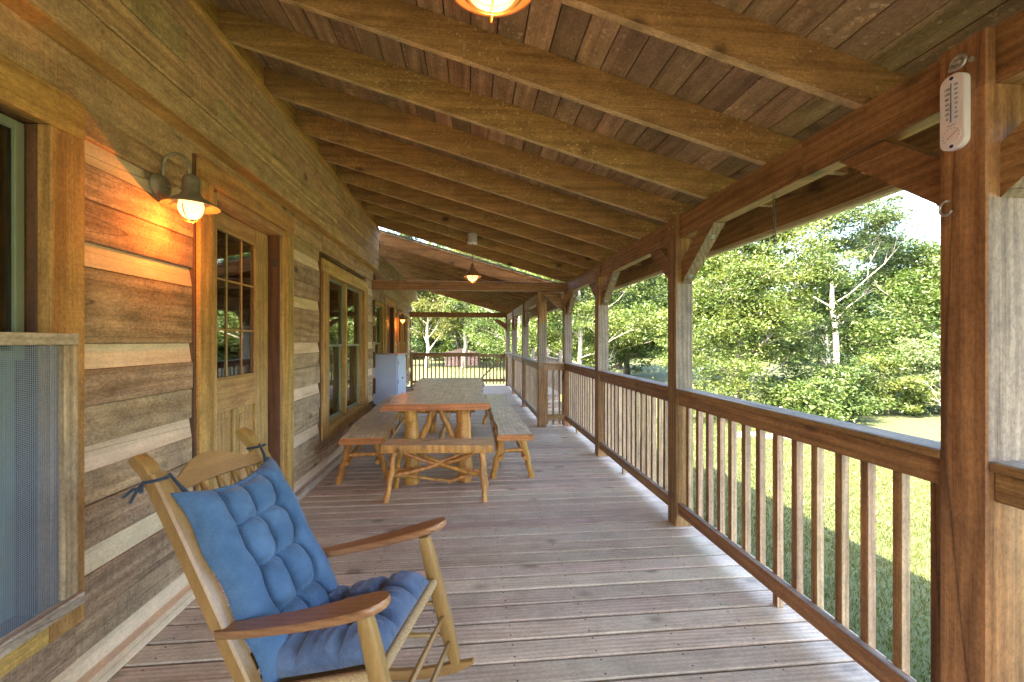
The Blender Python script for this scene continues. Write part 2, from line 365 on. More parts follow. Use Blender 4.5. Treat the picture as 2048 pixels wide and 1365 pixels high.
def quick_mesh(name, V, F, mat, tint=None, parent=None, k=4):
    me = bpy.data.meshes.new(name); nf = len(F)
    me.vertices.add(len(V)); me.vertices.foreach_set('co', np.asarray(V, np.float32).ravel())
    me.loops.add(nf * k); me.loops.foreach_set('vertex_index', np.asarray(F, np.int32).ravel())
    me.polygons.add(nf); me.polygons.foreach_set('loop_start', np.arange(0, nf * k, k, dtype=np.int32))
    me.update(calc_edges=True)
    if tint is not None:
        a = me.attributes.new('tint', 'FLOAT', 'FACE'); a.data.foreach_set('value', np.asarray(tint, np.float32))
    me.materials.append(mat); o = bpy.data.objects.new(name, me); COL.objects.link(o)
    if parent: o.parent = parent
    return o
def leaf_quads(C, size, aspect=.42, up=.55, droop=.25):
    n = len(C); g = np.random.default_rng(len(C))
    d = g.normal(size=(n, 3)); d[:, 2] = d[:, 2] * .5 - droop; d /= np.linalg.norm(d, axis=1)[:, None]
    q = g.normal(size=(n, 3)); q[:, 2] += up * 3 * np.sign(g.random(n) + 1); b = np.cross(d, q); b /= np.linalg.norm(b, axis=1)[:, None]
    nn = np.cross(d, b)
    s_ = (size * g.uniform(.6, 1.3, n))[:, None]
    V = np.stack([C - d * s_, C + b * s_ * aspect + nn * s_ * .10, C + d * s_, C - b * s_ * aspect + nn * s_ * .10], 1).reshape(-1, 3)
    return V, np.arange(4 * n).reshape(n, 4)

# grass blades on the part of the lawn that is seen close, through the balusters
def grass():
    n = 170000; g = np.random.default_rng(3)
    y = g.uniform(.5, 16, n); x = 2.4 + g.random(n) ** 1.3 * 11
    z = gz(x, y); a = g.uniform(0, 2 * np.pi, n); h = g.uniform(.03, .075, n); ww = g.uniform(.004, .008, n)
    lx = g.normal(0, .02, n); ly = g.normal(0, .02, n)
    V = np.stack([np.stack([x - np.cos(a) * ww, y - np.sin(a) * ww, z - .004], 1), np.stack([x + np.cos(a) * ww, y + np.sin(a) * ww, z - .004], 1), np.stack([x + lx, y + ly, z + h], 1)], 1).reshape(-1, 3)
    m = leafmat('grass_blade', (.030, .048, .006), (.054, .069, .010), (.088, .078, .019))
    t = np.clip(g.normal(.45, .25, n) + .25 * np.sin(x * .9) * np.cos(y * .7), 0, 1)
    o = quick_mesh('grass', V, np.arange(3 * n).reshape(n, 3), m, t, k=3)
    tag(o, 'short grass blades on the lawn beside the porch railing', 'grass', kind='stuff')
grass()

# ------------------------------------------------------------------ porch floor
deck = bpy.data.objects.new('porch_floor', None); COL.objects.link(deck)
tag(deck, 'porch floor of weathered planks laid across its length', 'floor', kind='structure')
PITCH = .1427; screws = MB()
def deck_run(y0, n, x0, x1, joists):
    for i in range(n):
        y = y0 + i * PITCH; dz = U(-.0012, .0012)
        box('deck_board', (x0, y, -.038 + dz), (x1 + U(-.006, .006), y + PITCH - U(.0115, .0165), dz), DECK, deck, .006)
        for j in joists:
            for o_ in (.028, .108):
                cx_, cy_ = j + U(-.008, .008), y + o_ + U(-.006, .006); b = len(screws.v); z = dz + .0008
                for k in range(6): screws.v.append((cx_ + .0052 * math.cos(k * 1.047), cy_ + .0052 * math.sin(k * 1.047), z))
                screws.face(range(b, b + 6))
JO = [-1.45, -1.0, -.6, -.2, .2, .6, 1.0, 1.4, 1.78]
n1 = 67; deck_run(-2.16, n1, -1.62, 1.93, JO)
Y2 = -2.16 + n1 * PITCH
deck_run(Y2, 49, -1.98, 1.40, [j - .2 for j in JO if j < 1.5])
YE = Y2 + 49 * PITCH
so = screws.build('screw_head', SCREWM, deck); so['kind'] = 'stuff'
box('rim_joist', (1.90, -2.16, -.25), (1.938, Y2, -.040), STAIN['Y'], deck); box('rim_joist', (1.36, Y2 + .01, -.25), (1.398, YE, -.040), STAIN['Y'], deck)
for j in [-1.45, -1.0, -.55, -.1, .35, .8, 1.25, 1.7]:
    box('joist', (j, -2.1, -.22), (j + .04, Y2, -.042), STAIN['Y'], deck)
    if j < 1.3: box('joist', (j - .2, Y2 + .01, -.22), (j - .16, YE - .05, -.042), STAIN['Y'], deck)
for z in np.arange(GZ, -.26, .15):  # unseen skirting, added to keep daylight out so the board gaps read dark
    box('added_shade_skirt', (1.902, -2.16, z), (1.928, Y2, z + .146), GREY['Y'], deck); box('added_shade_skirt', (1.362, Y2 + .01, z), (1.388, YE, z + .146), GREY['Y'], deck); box('added_shade_skirt', (-1.9, YE - .03, z), (1.36, YE - .004, z + .146), GREY['X'], deck)
    box('added_shade_skirt', (-1.6, -2.15, z), (1.9, -2.12, z + .146), GREY['X'], deck)
for yy in np.arange(-1.6, YE, 2.1):
    xx = 1.7 if yy < 7.2 else 1.2
    box('pier', (xx, yy, GZ - .2), (xx + .14, yy + .14, -.04), GREY['Z'], deck)
    box('pier', (-1.2, yy, GZ - .2), (-1.06, yy + .14, -.04), GREY['Z'], deck)

# ------------------------------------------------------------------ log house
house = thing('log_house', 'brown log house wall with pale chinking along the left of the porch', 'house')
XW, XU = -1.60, -1.50
def log_row(segs, z0, z1, x, thick=.10, split=True, name='log', mat=LOGW, jit=.006):
    for (a, b) in segs:
        cuts = [z0, z1]
        if split: cuts = [z0, z0 + (z1 - z0) * U(.42, .6), z1]
        for q0, q1 in zip(cuts[:-1], cuts[1:]):
            d = U(-jit, jit)
            box(name, (x - thick, a, q0 + .0012), (x + d, b, q1 - .0012), mat, house, .004)
def chink(segs, z0, z1, x):
    for a, b in segs:
        ce = (x, (a + b) / 2, (z0 + z1) / 2); h = (z1 - z0) / 2; L = (b - a) / 2
        MB().prism([(-.09, -h + .001), (-.003 + U(-.003, .003), -h + .001), (-.019, h - .001), (-.09, h - .001)], 'Y', -L, L).build('chinking', CHINK, house, loc=ce)
# opening edges along Y
mid = [(-3.0, .60), (1.93, 2.69), (4.04, 4.81), (6.90, 7.36)]
low = [(-3.0, .60), (.60, 1.93), (1.93, 2.69), (4.04, 4.81), (4.81, 6.90), (6.90, 7.36)]
lowj = [(-3.0, 1.2), (1.2, 2.69), (4.04, 5.6), (5.6, 7.36)]
chink([(-3, 2.69), (4.04, 7.36)], .07, .16, XW)
for k in range(5):
    z0 = .16 + .4325 * k
    if k == 0:
        log_row([(-3, .6), (1.93, 2.69), (4.04, 4.81), (6.9, 7.36)], z0, z0 + .325, XW)
        log_row([(.6, 1.93), (4.81, 6.9)], z0, .405, XW, split=False)
    else: log_row(mid, z0, z0 + .325, XW, split=(k != 3))
    chink(mid, z0 + .325, z0 + .4325, XW)
log_row([(-3, 1.30), (1.30, 2.69), (2.69, 4.9), (4.9, 7.36)], 2.4425, 2.64, XW, split=False, mat=UPW)
log_row([(-3, .60), (1.93, 2.69), (4.04, 4.81), (6.9, 7.36)], 2.3225, 2.4425, XW, split=False, mat=UPW)
# upper wall, standing proud over a ledge
zz = [2.64, 2.79, 2.945, 3.12, 3.28]
for a, b in zip(zz[:-1], zz[1:]):
    cuts = sorted([-3, 7.36] + [U(-1, 1.2), U(1.6, 3.8), U(4.2, 6.6)])
    for q0, q1 in zip(cuts[:-1], cuts[1:]): box('wall_board', (XU - .095, q0 + .001, a + .002), (XU + U(-.006, .006), q1 - .001, b - .003), UPW, house, .010)
box('ledge_board', (XW - .02, -3, 2.632), (XU - .004, 7.36, 2.6405), TRIM['Y'], house)
box('wall_trim', (XU - .02, -3, 3.284), (XU + .014, 7.36, 3.315), TRIM['Y'], house); box('wall_trim', (XU - .03, -3, 3.317), (XU + .004, 7.36, 3.345), TRIM['Y'], house)
box('baseboard', (XW - .05, -3, .002), (XW + .045, 2.66, .075), CHINK, house); box('baseboard', (XW - .05, 4.05, .002), (XW + .045, 7.36, .075), BASEW, house)
# corner: log ends, return wall and the set-back wall behind
for k in range(6):
    z0 = .03 + .4325 * k
    box('log_end', (XW - .12, 7.362, z0 + .13), (XW + U(.03, .045), 7.40, z0 + .13 + .26), DARKW, house)
    box('log_end', (XW - .4, 7.402, z0), (XW + U(-.012, -.002), 7.50, z0 + .42), LOGW, house)
XV = -1.95
openv = [(8.9, 9.95), (10.15, 11.42), (11.85, 13.75)]
segv = [(7.5, 8.9), (9.95, 10.15), (11.42, 11.85), (13.75, 14.36)]
chink([(7.5, 10.15), (11.42, 14.36)], .07, .16, XV)
for k in range(5):
    z0 = .16 + .4325 * k
    log_row(segv if k else [(7.5, 10.15), (11.42, 14.36)], z0, z0 + .325, XV, split=False); chink(segv, z0 + .325, z0 + .4325, XV)
for a, b in zip([2.32, 2.54, 2.76, 2.90, 3.04], [2.54, 2.76, 2.90, 3.04, 3.17]):
    for q0, q1 in ((7.5, 9.6), (9.6, 11.9), (11.9, 14.36)): box('wall_board', (XV - .08, q0 + .001, a + .002), (XV + (.18 if a > 2.7 else 0) + U(.01, .03), q1 - .001 + (.12 if a > 2.7 and q1 > 14 else 0), b - .002), LOGW, house, .005)
for k in range(7):
    box('log_end', (XV - .02, 14.362, .16 + .4325 * k), (XV + U(.03, .05), 14.44, .44 + .4325 * k), LOGW, house)
# the body of the house behind: far walls, floor, ceiling and roof, so that windows look into rooms
box('back_wall', (-6.2, -3.2, GZ), (-6.0, 14.4, 4.2), LOGW, house); box('end_wall', (-6.0, -3.2, GZ), (-1.7, -3.0, 4.2), LOGW, house); box('end_wall', (-6.0, 14.3, GZ), (-2.05, 14.36, 4.0), LOGW, house)
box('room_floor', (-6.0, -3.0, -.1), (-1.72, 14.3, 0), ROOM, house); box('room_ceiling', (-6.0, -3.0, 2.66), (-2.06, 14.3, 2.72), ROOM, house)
box('foundation', (-6.0, -3.0, GZ - .1), (-1.75, 7.4, -.12), STONE, house); box('foundation', (-6.0, 7.41, GZ - .1), (-2.1, 14.3, -.12), STONE, house)

def casing(parent, y0, y1, z0, z1, wl_, wr, wt, wb, x=XW, th=.028, mat=TRIM):
    """flat casing boards round the opening y0..y1, z0..z1"""
    box('casing', (x - .02, y0 - wl_, z0 - wb), (x + th, y0, z1), mat['Z'], parent); box('casing', (x - .02, y1, z0 - wb), (x + th + .001, y1 + wr, z1), mat['Z'], parent)
    box('casing', (x - .02, y0 - wl_, z1 + .001), (x + th + .003, y1 + wr, z1 + wt), mat['Y'], parent)
    if wb: box('sill', (x - .02, y0 + .001, z0 - wb), (x + th - .003, y1 - .001, z0), mat['Y'], parent)
def reveal(parent, y0, y1, z0, z1, x, d, mat):
    box('reveal', (x - d, y0 - .012, z0), (x - .021, y0, z1), mat, parent); box('reveal', (x - d, y1, z0), (x - .021, y1 + .012, z1), mat, parent)
    box('reveal', (x - d, y0, z1), (x - .021, y1, z1 + .012), mat, parent); box('reveal', (x - d, y0, z0 - .012), (x - .021, y1, z0), mat, parent)
def part(name, parent):
    o = bpy.data.objects.new(name, None); COL.objects.link(o); o.parent = parent; o.empty_display_size = .05; return o
def sash(win, y0, y1, z0, z1, x, fw=.035, mat=ALU, gm=GLASS):
    box('sash', (x - .03, y0, z0), (x, y0 + fw, z1), mat, win); box('sash', (x - .03, y1 - fw, z0), (x, y1, z1), mat, win)
    box('sash', (x - .03, y0 + fw, z1 - fw), (x - .001, y1 - fw, z1), mat, win); box('sash', (x - .03, y0 + fw, z0), (x - .001, y1 - fw, z0 + fw), mat, win)
    pb = MB(); pb.cbox((x - .018, y0 + fw, z0 + fw), (x - .013, y1 - fw, z1 - fw), .0005); pb.build('pane', gm, win)
def drape(win, y0, y1, z0, z1, x, amp=.02, waves=9, mat=CURT, tie=False):
    mb = MB(); nu, nv = waves * 8, 14
    for j in range(nv + 1):
        t = j / nv
        for i in range(nu + 1):
            u = i / nu; yy = y0 + (y1 - y0) * u
            if tie: yy = y0 + (y1 - y0) * u * (1 - .45 * math.sin(math.pi * min(1, t * 1.1)) ** 2)
            mb.v.append((x + amp * math.sin(u * waves * 6.283 + .6 * math.sin(t * 3)), yy, z0 + (z1 - z0) * t))
    for j in range(nv):
        for i in range(nu): a = j * (nu + 1) + i; mb.face((a, a + 1, a + nu + 2, a + nu + 1))
    mb.build('curtain', mat, win, True)

# near window with the insect screen over its lower half
w1 = part('window', house); w1['label'] = 'tall window at the left edge with wire screen over its lower half'
casing(w1, .75, 1.79, .44, 2.287, .15, .145, .15, .11)
reveal(w1, .75, 1.79, .44, 2.287, XW, .11, DARKW)
sash(w1, .76, 1.785, 1.40, 2.28, XW - .055); sash(w1, .76, 1.785, .445, 1.43, XW - .088, .04)
drape(w1, .72, 1.60, .45, 2.3, XW - .145, .012, 7, mat=plain('blue_grey_blind', (.06, .14, .26), .9, noise=.15, scale=6)); box('inner_trim', (XW - .30, 1.66, .4), (XW - .27, 1.82, 2.35), TRIM['Z'], w1)
scr = part('insect_screen', house)
box('screen_rail', (XW + .030, .62, 1.455), (XW + .058, 1.874, 1.50), BASEW, scr); box('screen_stile', (XW + .0302, 1.813, .475), (XW + .056, 1.8735, 1.454), BAL, scr)
box('screen_sill', (XW + .0295, .62, .43), (XW + .075, 1.880, .474), BASEW, scr)
mb = MB()
for i in range(150):
    z = .476 + i * .0066
    if z < 1.452: mb.cbox((XW + .036, .70, z), (XW + .0374, 1.812, z + .0013), .0003)
for i in range(170):
    y = .70 + i * .0066
    if y < 1.811: mb.cbox((XW + .0376, y, .476), (XW + .0389, y + .0013, 1.453), .0003)
so = mb.build('wire_mesh', SCREEN, scr); so['kind'] = 'stuff'

# door
d1 = part('door', house); d1['label'] = 'part-glazed wooden door beside the lit wall lamp'
casing(d1, 2.83, 3.90, .0, 2.42, .14, .14, .145, 0, th=.032)
box('casing', (XW - .02, 2.672, .0), (XW + .012, 2.689, 2.56), DARKW, d1)
for (y0, y1) in ((2.831, 2.895), (3.865, 3.899)): box('door_jamb', (XW - .11, y0, 0), (XW + .014, y1, 2.40), DOORW['Z'], d1)
box('door_jamb', (XW - .11, 2.896, 2.362), (XW + .013, 3.864, 2.419), DOORW['Y'], d1)
box('door_stop', (XW - .10, 3.845, 0), (XW - .012, 3.8645, 2.361), DARKW, d1)
box('threshold', (XW - .11, 2.896, .003), (XW + .02, 3.844, .03), STAIN['Y'], d1)
XD = XW - .10
gy0, gy1, gz0, gz1 = 3.03, 3.63, 1.20, 2.245
box('stile', (XD - .04, 2.897, .032), (XD, gy0, 2.36), DOORW['Z'], d1); box('stile', (XD - .04, gy1, .032), (XD, 3.843, 2.36), DOORW['Z'], d1)
box('rail', (XD - .04, gy0 + .001, gz1), (XD - .001, gy1 - .001, 2.359), DOORW['Y'], d1); box('rail', (XD - .04, gy0 + .001, .98), (XD - .001, gy1 - .001, gz0), DOORW['Y'], d1); box('rail', (XD - .04, gy0 + .001, .032), (XD - .001, gy1 - .001, .26), DOORW['Y'], d1)
box('stile', (XD - .04, 3.30, .261), (XD - .002, 3.37, .979), DOORW['Z'], d1)
for a, b in ((gy0 + .001, 3.299), (3.371, gy1 - .001)):
    box('panel', (XD - .035, a, .261), (XD - .018, b, .979), DOORW['Z'], d1); box('panel_field', (XD - .02, a + .045, .31), (XD - .008, b - .045, .93), DOORW['Z'], d1, .008)
for a, b in ((gy0, gy0 + .018), (gy1 - .018, gy1)): box('bead', (XD - .012, a + .001, gz0 + .02), (XD + .006, b - .001, gz1 - .02), DOORW['Z'], d1)
for a, b in ((gz0, gz0 + .019), (gz1 - .019, gz1)): box('bead', (XD - .012, gy0 + .002, a + .001), (XD + .005, gy1 - .002, b), DOORW['Y'], d1)
MB().cbox((XD - .019, gy0, gz0), (XD - .013, gy1, gz1), .0004).build('pane', DOORGL, d1)
for t in (1 / 3, 2 / 3): box('muntin', (XD - .0125, gy0 + (gy1 - gy0) * t - .007, gz0 + .02), (XD - .004, gy0 + (gy1 - gy0) * t + .007, gz1 - .02), DOORW['Z'], d1)
for t in (1 / 3, 2 / 3): box('muntin', (XD - .0122, gy0 + .019, gz0 + (gz1 - gz0) * t - .007), (XD - .005, gy1 - .019, gz0 + (gz1 - gz0) * t + .007), DOORW['Y'], d1)
box('strike_plate', (XW - .07, 3.841, 2.10), (XW - .03, 3.8448, 2.17), RUSTY, d1)
box('inner_wall', (XD - 1.2, 2.6, .0), (XD - 1.15, 4.4, 2.6), LOGW, d1)

# twin window further along
w2 = part('window', house); w2['label'] = 'twin double-hung window behind the left bench'
casing(w2, 5.04, 6.68, .53, 2.215, .22, .20, .15, .135)
box('casing', (XW - .02, 4.797, .39), (XW + .014, 4.809, 2.42), DARKW, w2)
reveal(w2, 5.04, 6.68, .53, 2.215, XW, .09, TRIM['Z'])
box('mullion', (XW - .09, 5.80, .53), (XW - .004, 5.86, 2.215), TRIM['Z'], w2)
for a, b in ((5.045, 5.799), (5.861, 6.675)):
    sash(w2, a, b, 1.40, 2.21, XW - .04, .03); sash(w2, a, b, .535, 1.43, XW - .071, .03); drape(w2, a - .02, a + .95 * (b - a), .5, 2.3, XW - .125, .018, 6, tie=True)
# windows and door of the set-back wall
for (y0, y1) in ((9.03, 9.85), (11.98, 12.72), (12.82, 13.62)):
    w3 = part('window', house); casing(w3, y0, y1, .60, 2.22, .09 if y0 < 12.8 else .045, .10 if y0 < 11 or y0 > 12.8 else .045, .08, .07, x=XV)
    reveal(w3, y0, y1, .60, 2.22, XV, .09, TRIM['Z']); sash(w3, y0 + .003, y1 - .003, 1.4, 2.215, XV - .03); sash(w3, y0 + .003, y1 - .003, .605, 1.425, XV - .062); drape(w3, y0, y1, .55, 2.3, XV - .125, .02, 6)
d2 = part('door', house); casing(d2, 10.27, 11.30, 0, 2.36, .11, .11, .11, 0, x=XV)
box('slab', (XV - .11, 10.28, .01), (XV - .07, 11.29, 2.35), DARKW, d2); box('door_jamb', (XV - .1, 11.27, 0), (XV + .01, 11.299, 2.355), DARKW, d2); box('storm_frame', (XV - .069, 10.30, .8), (XV - .05, 10.36, 2.2), WPLAST, d2)
MB().lathe([(0, .05), (.025, .045), (.03, .03), (.012, .015), (.012, 0)], (XV - .07, 11.15, 1.0), 12, axis='X').build('door_knob', STEEL, d2, True)

# ------------------------------------------------------------------ porch roof
roof = thing('porch_roof', 'brown timber porch roof with speckled rafters and plank ceiling', 'roof')
SL = .2818
def rb1(x): return 2.472 + SL * (1.655 - x)          # underside of the rafters, near roof
def rb2(x): return 2.352 + SL * (1.20 - x)           # far roof, lower and shifted
RD = .192
def rafter(y, rb, x0, x1, xt):
    mb = MB(); ce = ((x0 + xt) / 2, y, 0); zt = rb(x1) - .02
    poly = [(x0, rb(x0)), (x1 + .14, rb(x1 + .14)), (x1 + .20, rb(x1 + .16) + .012), (xt, rb(x1 + .16) + .006), (xt, rb(xt) + RD), (x0, rb(x0) + RD)]
    mb.prism([(a - ce[0], b) for a, b in poly], 'Y', -.019, .019); mb.m[0] = mb.m[1] = mb.m[2] = 1; mb.build('rafter', [RAFT, RAFT_LIT], roof, loc=ce)
for i in range(-9, 9): 
    y = 1.70 + .6 * i
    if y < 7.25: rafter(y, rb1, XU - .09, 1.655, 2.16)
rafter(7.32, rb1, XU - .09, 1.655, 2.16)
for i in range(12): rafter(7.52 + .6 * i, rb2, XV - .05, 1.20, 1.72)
def ceiling(rb, x0, x1, y0, y1, ends=True):
    wd = .139; n = int((x1 - x0) / wd) + 1; al = math.atan(SL)
    for i in range(n):
        xa = x0 + i * wd; xb = min(x1, xa + wd - .0065); cuts = [y0, y1]
        cuts = sorted(cuts + [y0 + (y1 - y0) * U(.25, .75)])
        for q0, q1 in zip(cuts[:-1], cuts[1:]):
            ce = ((xa + xb) / 2, (q0 + q1) / 2, 0); t = .02; zz_ = lambda q: rb(q) + RD + .001 + U(0, .0008)
            MB().prism([(xa - ce[0], zz_(xa)), (xb - ce[0], zz_(xb)), (xb - ce[0], zz_(xb) + t), (xa - ce[0], zz_(xa) + t)], 'Y', q0 - ce[1] + .0005, q1 - ce[1] - .0005).build('ceiling_board', CEIL, roof, loc=ce)
ceiling(rb1, XU - .30, 2.20, -3.9, 7.345); ceiling(rb2, XV - .12, 1.76, 7.49, 14.62)
def sheet(rb, x0, x1, y0, y1):
    MB().prism([(x0, rb(x0) + RD + .030), (x1, rb(x1) + RD + .030), (x1, rb(x1) + RD + .05), (x0, rb(x0) + RD + .05)], 'Y', y0, y1).build('shingles', SHINGLE, roof)
sheet(rb1, -6.3, 2.24, -3.95, 7.36); sheet(rb2, -6.3, 1.80, 7.495, 14.66)
MB().prism([(-6.2, 2.72), (-2.0, 2.72), (-2.0, 3.2), (-6.2, 4.4)], 'Y', 7.36, 7.38).build('gable_closure', LOGW, roof)
# blocking between the rafters above the wall
for i in range(-8, 9):
    y = 1.70 + .6 * i
    box('blocking', (XU - .12, y + .021, 3.347), (XU - .07, min(y + .579, 7.36) if y < 6.4 else 7.36, rb1(XU - .09) + RD - .004), TRIM['Y'], roof)
# header beams, fascias, tie beams
for (a, b) in ((-3.9, 2.02), (2.024, 4.9), (4.904, 7.36)): box('header_beam', (1.6555, a, 2.284), (1.745, b, 2.470), STAIN['Y'], roof, .004)
for (a, b) in ((7.39, 10.6), (10.604, 14.3)): box('header_beam', (1.2005, a, 2.145), (1.29, b, 2.323), STAIN['Y'], roof, .004)
box('fascia', (2.162, -3.9, 2.272), (2.20, 7.36, 2.505), STAIN['Y'], roof); box('drip_edge', (2.2005, -3.9, 2.250), (2.246, 7.36, 2.302), GUTTER, roof, .008)
box('fascia', (1.722, 7.49, 2.13), (1.76, 14.62, 2.355), STAIN['Y'], roof); box('drip_edge', (1.7605, 7.49, 2.11), (1.806, 14.62, 2.16), GUTTER, roof, .008)
box('tie_beam', (-1.72, 7.285, 2.322), (1.650, 7.425, 2.470), STAIN['X'], roof, .005); box('tie_beam', (XV + .02, 14.11, 2.235), (1.199, 14.235, 2.40), STAIN['X'], roof, .005)

# ------------------------------------------------------------------ porch posts
PW = .14
def post(label, xi, y, zh, zt, near=True, far=True, side=None, brace_dz=.36, full=False):
    t = thing('porch_post', label, 'post', (xi, y, 0), group='porch posts')
    m = [STAIN['Z'], GREY['Z']]
    zb = zh - brace_dz
    # below the braces the weather side has gone grey, the sheltered side keeps its stain
    c = .005; ring = [(c, 0), (PW - c, 0), (PW, c), (PW, PW - c), (PW - c, PW), (c, PW), (0, PW - c), (0, c)]; mb = MB()
    lv = [.002, 1.055, zb, zh]
    for z in lv:
        for p in ring: mb.v.append((p[0], p[1], z))
    for i in range(3):
        for k in range(8): j = (k + 1) % 8; mb.face((i * 8 + k, i * 8 + j, i * 8 + 8 + j, i * 8 + 8 + k), 1 if (i == 1 and k < 5) else 0)
    mb.face(range(7, -1, -1)); mb.face(range(24, 32)); mb.build('shaft', m, t)
    MB().cbox((0, 0, zh + .0005), (.034, PW, zt), .004).build('shaft_tongue', m[0], t)
    for s_, on in ((-1, near), (1, far)):
        if not on: continue
        y0 = 0 if s_ < 0 else PW
        pr = [(y0, zb), (y0 + s_ * .46, zh - .001), (y0 + s_ * .25, zh - .001), (y0, zb + .17)]
        if s_ > 0: pr.reverse()
        b = MB().prism(pr, 'X', .046, .128).build('knee_brace', [STAIN['Y'], GREY['Y']], t)
        b.data.polygons[0 if s_ < 0 else 2].material_index = 1 if s_ < 0 else 0
        for f_ in (.14, .80):
            c = Vector((.087, y0 + s_ * .46 * f_, zb + brace_dz * f_)); nrm = Vector((0, s_ * brace_dz, -.46)).normalized()
            MB().tube([c - nrm * .004, c + nrm * .004], .021, 16).tube([c + nrm * .004, c + nrm * .013], .011, 6).build('bolt', STEEL, t)
    if side:
        L = .42; MB().prism([(-.001, zh - .30), (-L, zh + .035), (-L + .19, zh + .035), (-.001, zh - .10)], 'Y', .03, .11).build('knee_brace', STAIN['X'], t)
    for dy in (.04, .10): MB().tube([(-.006, dy, zh + .10), (.002, dy, zh + .10)], .008, 8).build('bolt', STEEL, t)
    return t
P1Y = [-.84, 1.21, 3.28, 5.37, 7.345]
L1 = ['square brown porch post behind the camera side railing', 'nearest porch post, carrying the white thermometer', 'brown and grey porch post at the far end of the nearest railing', 'slim-looking porch post between the two long far railings of the near porch', 'porch post under the cross beam where the railing steps inward']
for y, l in zip(P1Y[1:], L1[1:]): post(l, 1.62, y, 2.283, 2.462, side=(y > 7))
P2Y = [7.30, 9.56, 11.94, 14.10]
L2 = ['smooth brown post at the inward step of the railing beside the short gate rail', 'second porch post of the set-back far porch', 'third porch post of the set-back far porch', 'last porch post at the far end beside the picket gate']
for i, (y, l) in enumerate(zip(P2Y, L2)): post(l, 1.165, y, 2.144, 2.318, near=(i > 0), far=(i < 3), side=(i == 3))

# ------------------------------------------------------------------ railings
def railing(label, x, y0, y1, nb, feet=(7,), zt=1.093):
    t = thing('porch_railing', label, 'railing', (x, y0, 0), group='railings between the porch posts'); L = y1 - y0
    box('rail_cap', (.001, .0015, zt - .033), (.138, L - .0015, zt), [STAIN['Y'], GREY['Y']], t, .004, (0, 0, 0, 0, 0, 1))
    box('top_rail', (.022, .0025, zt - .128), (.060, L - .0025, zt - .0345), STAIN['Y'], t); box('bottom_rail', (.020, .0025, .098), (.058, L - .0025, .187), [STAIN['Y'], GREY['Y']], t, .003, (0, 0, 0, 0, 0, 1))
    for i in range(nb):
        y = (i + .5) * L / nb + U(-.006, .006); zb = .10 if i not in feet else .002
        box('baluster', (.0615, y - .019, zb), (.0995, y + .019, zt - .036), [BAL, STAIN['Z']], t, .002, (1, 0, 0, 0, 0, 0))
    return t
railing('railing at the right edge, nearer than the thermometer post', 1.62, -.83, 1.21, 15)
railing('large railing between the thermometer post and the next post', 1.62, 1.35, 3.28, 14, (6,))
railing('railing of the second bay, behind the large near one', 1.62, 3.42, 5.37, 15, (9,))
railing('railing of the third bay, ending at the inward step', 1.62, 5.51, 7.345, 14, (9,))
railing('railing of the set-back porch just past the short cross rail', 1.165, 7.44, 9.56, 15, (3,))
railing('second railing of the set-back porch', 1.165, 9.70, 11.94, 15, (3, 9))
railing('last side railing of the set-back porch next to the picket gate', 1.165, 12.08, 14.10, 13, (3,))
t = thing('porch_railing', 'short cross rail with few balusters at the inward step', 'railing', (1.305, 7.36, 0))
box('rail_cap', (-.14, -.062, 1.060), (.315, .03, 1.094), STAIN['X'], t); box('top_rail', (.0015, -.03, .965), (.3135, .008, 1.0585), STAIN['X'], t); box('bottom_rail', (.0015, -.03, .12), (.3135, .008, .21), STAIN['X'], t)
for x_ in (.005, .115, .225, .28): box('baluster', (x_, .0095, .03), (x_ + .03, .045, 1.058), [BAL, STAIN['Z']], t, .002, (0, 0, 1, 0, 0, 0))
# end railing with gate across the far end of the porch
t = thing('porch_railing', 'railing across the far end of the porch behind the table', 'railing', (XV + .05, 14.14, 0))
W_ = 2.16
box('rail_cap', (0, -.03, 1.055), (W_, .10, 1.09), STAIN['X'], t); box('top_rail', (0, 0, .965), (W_, .038, 1.0535), STAIN['X'], t); box('bottom_rail', (0, 0, .11), (W_, .038, .20), STAIN['X'], t); box('end_post', (-.005, -.04, 0), (.075, .045, 1.05), STAIN['Z'], t)
for i in range(16): box('baluster', (.13 + i * .127, .0395, .10), (.168 + i * .127, .078, 1.05), STAIN['Z'], t)
t = thing('porch_gate', 'low picket gate with a diagonal brace at the far end of the porch', 'gate', (.27, 14.14, 0)); W_ = .88
box('gate_rail', (0, -.01, .955), (W_, .028, 1.045), STAIN['X'], t); box('gate_rail', (0, -.01, .14), (W_, .028, .23), STAIN['X'], t)
MB().prism([(.04, .23), (.10, .23), (.84, .95), (.78, .95)], 'Y', -.008, .026).build('diagonal_brace', STAIN['X'], t)
for i in range(8): box('picket', (.02 + i * .114, .0295, .06), (.058 + i * .114, .067, 1.03), STAIN['Z'], t)

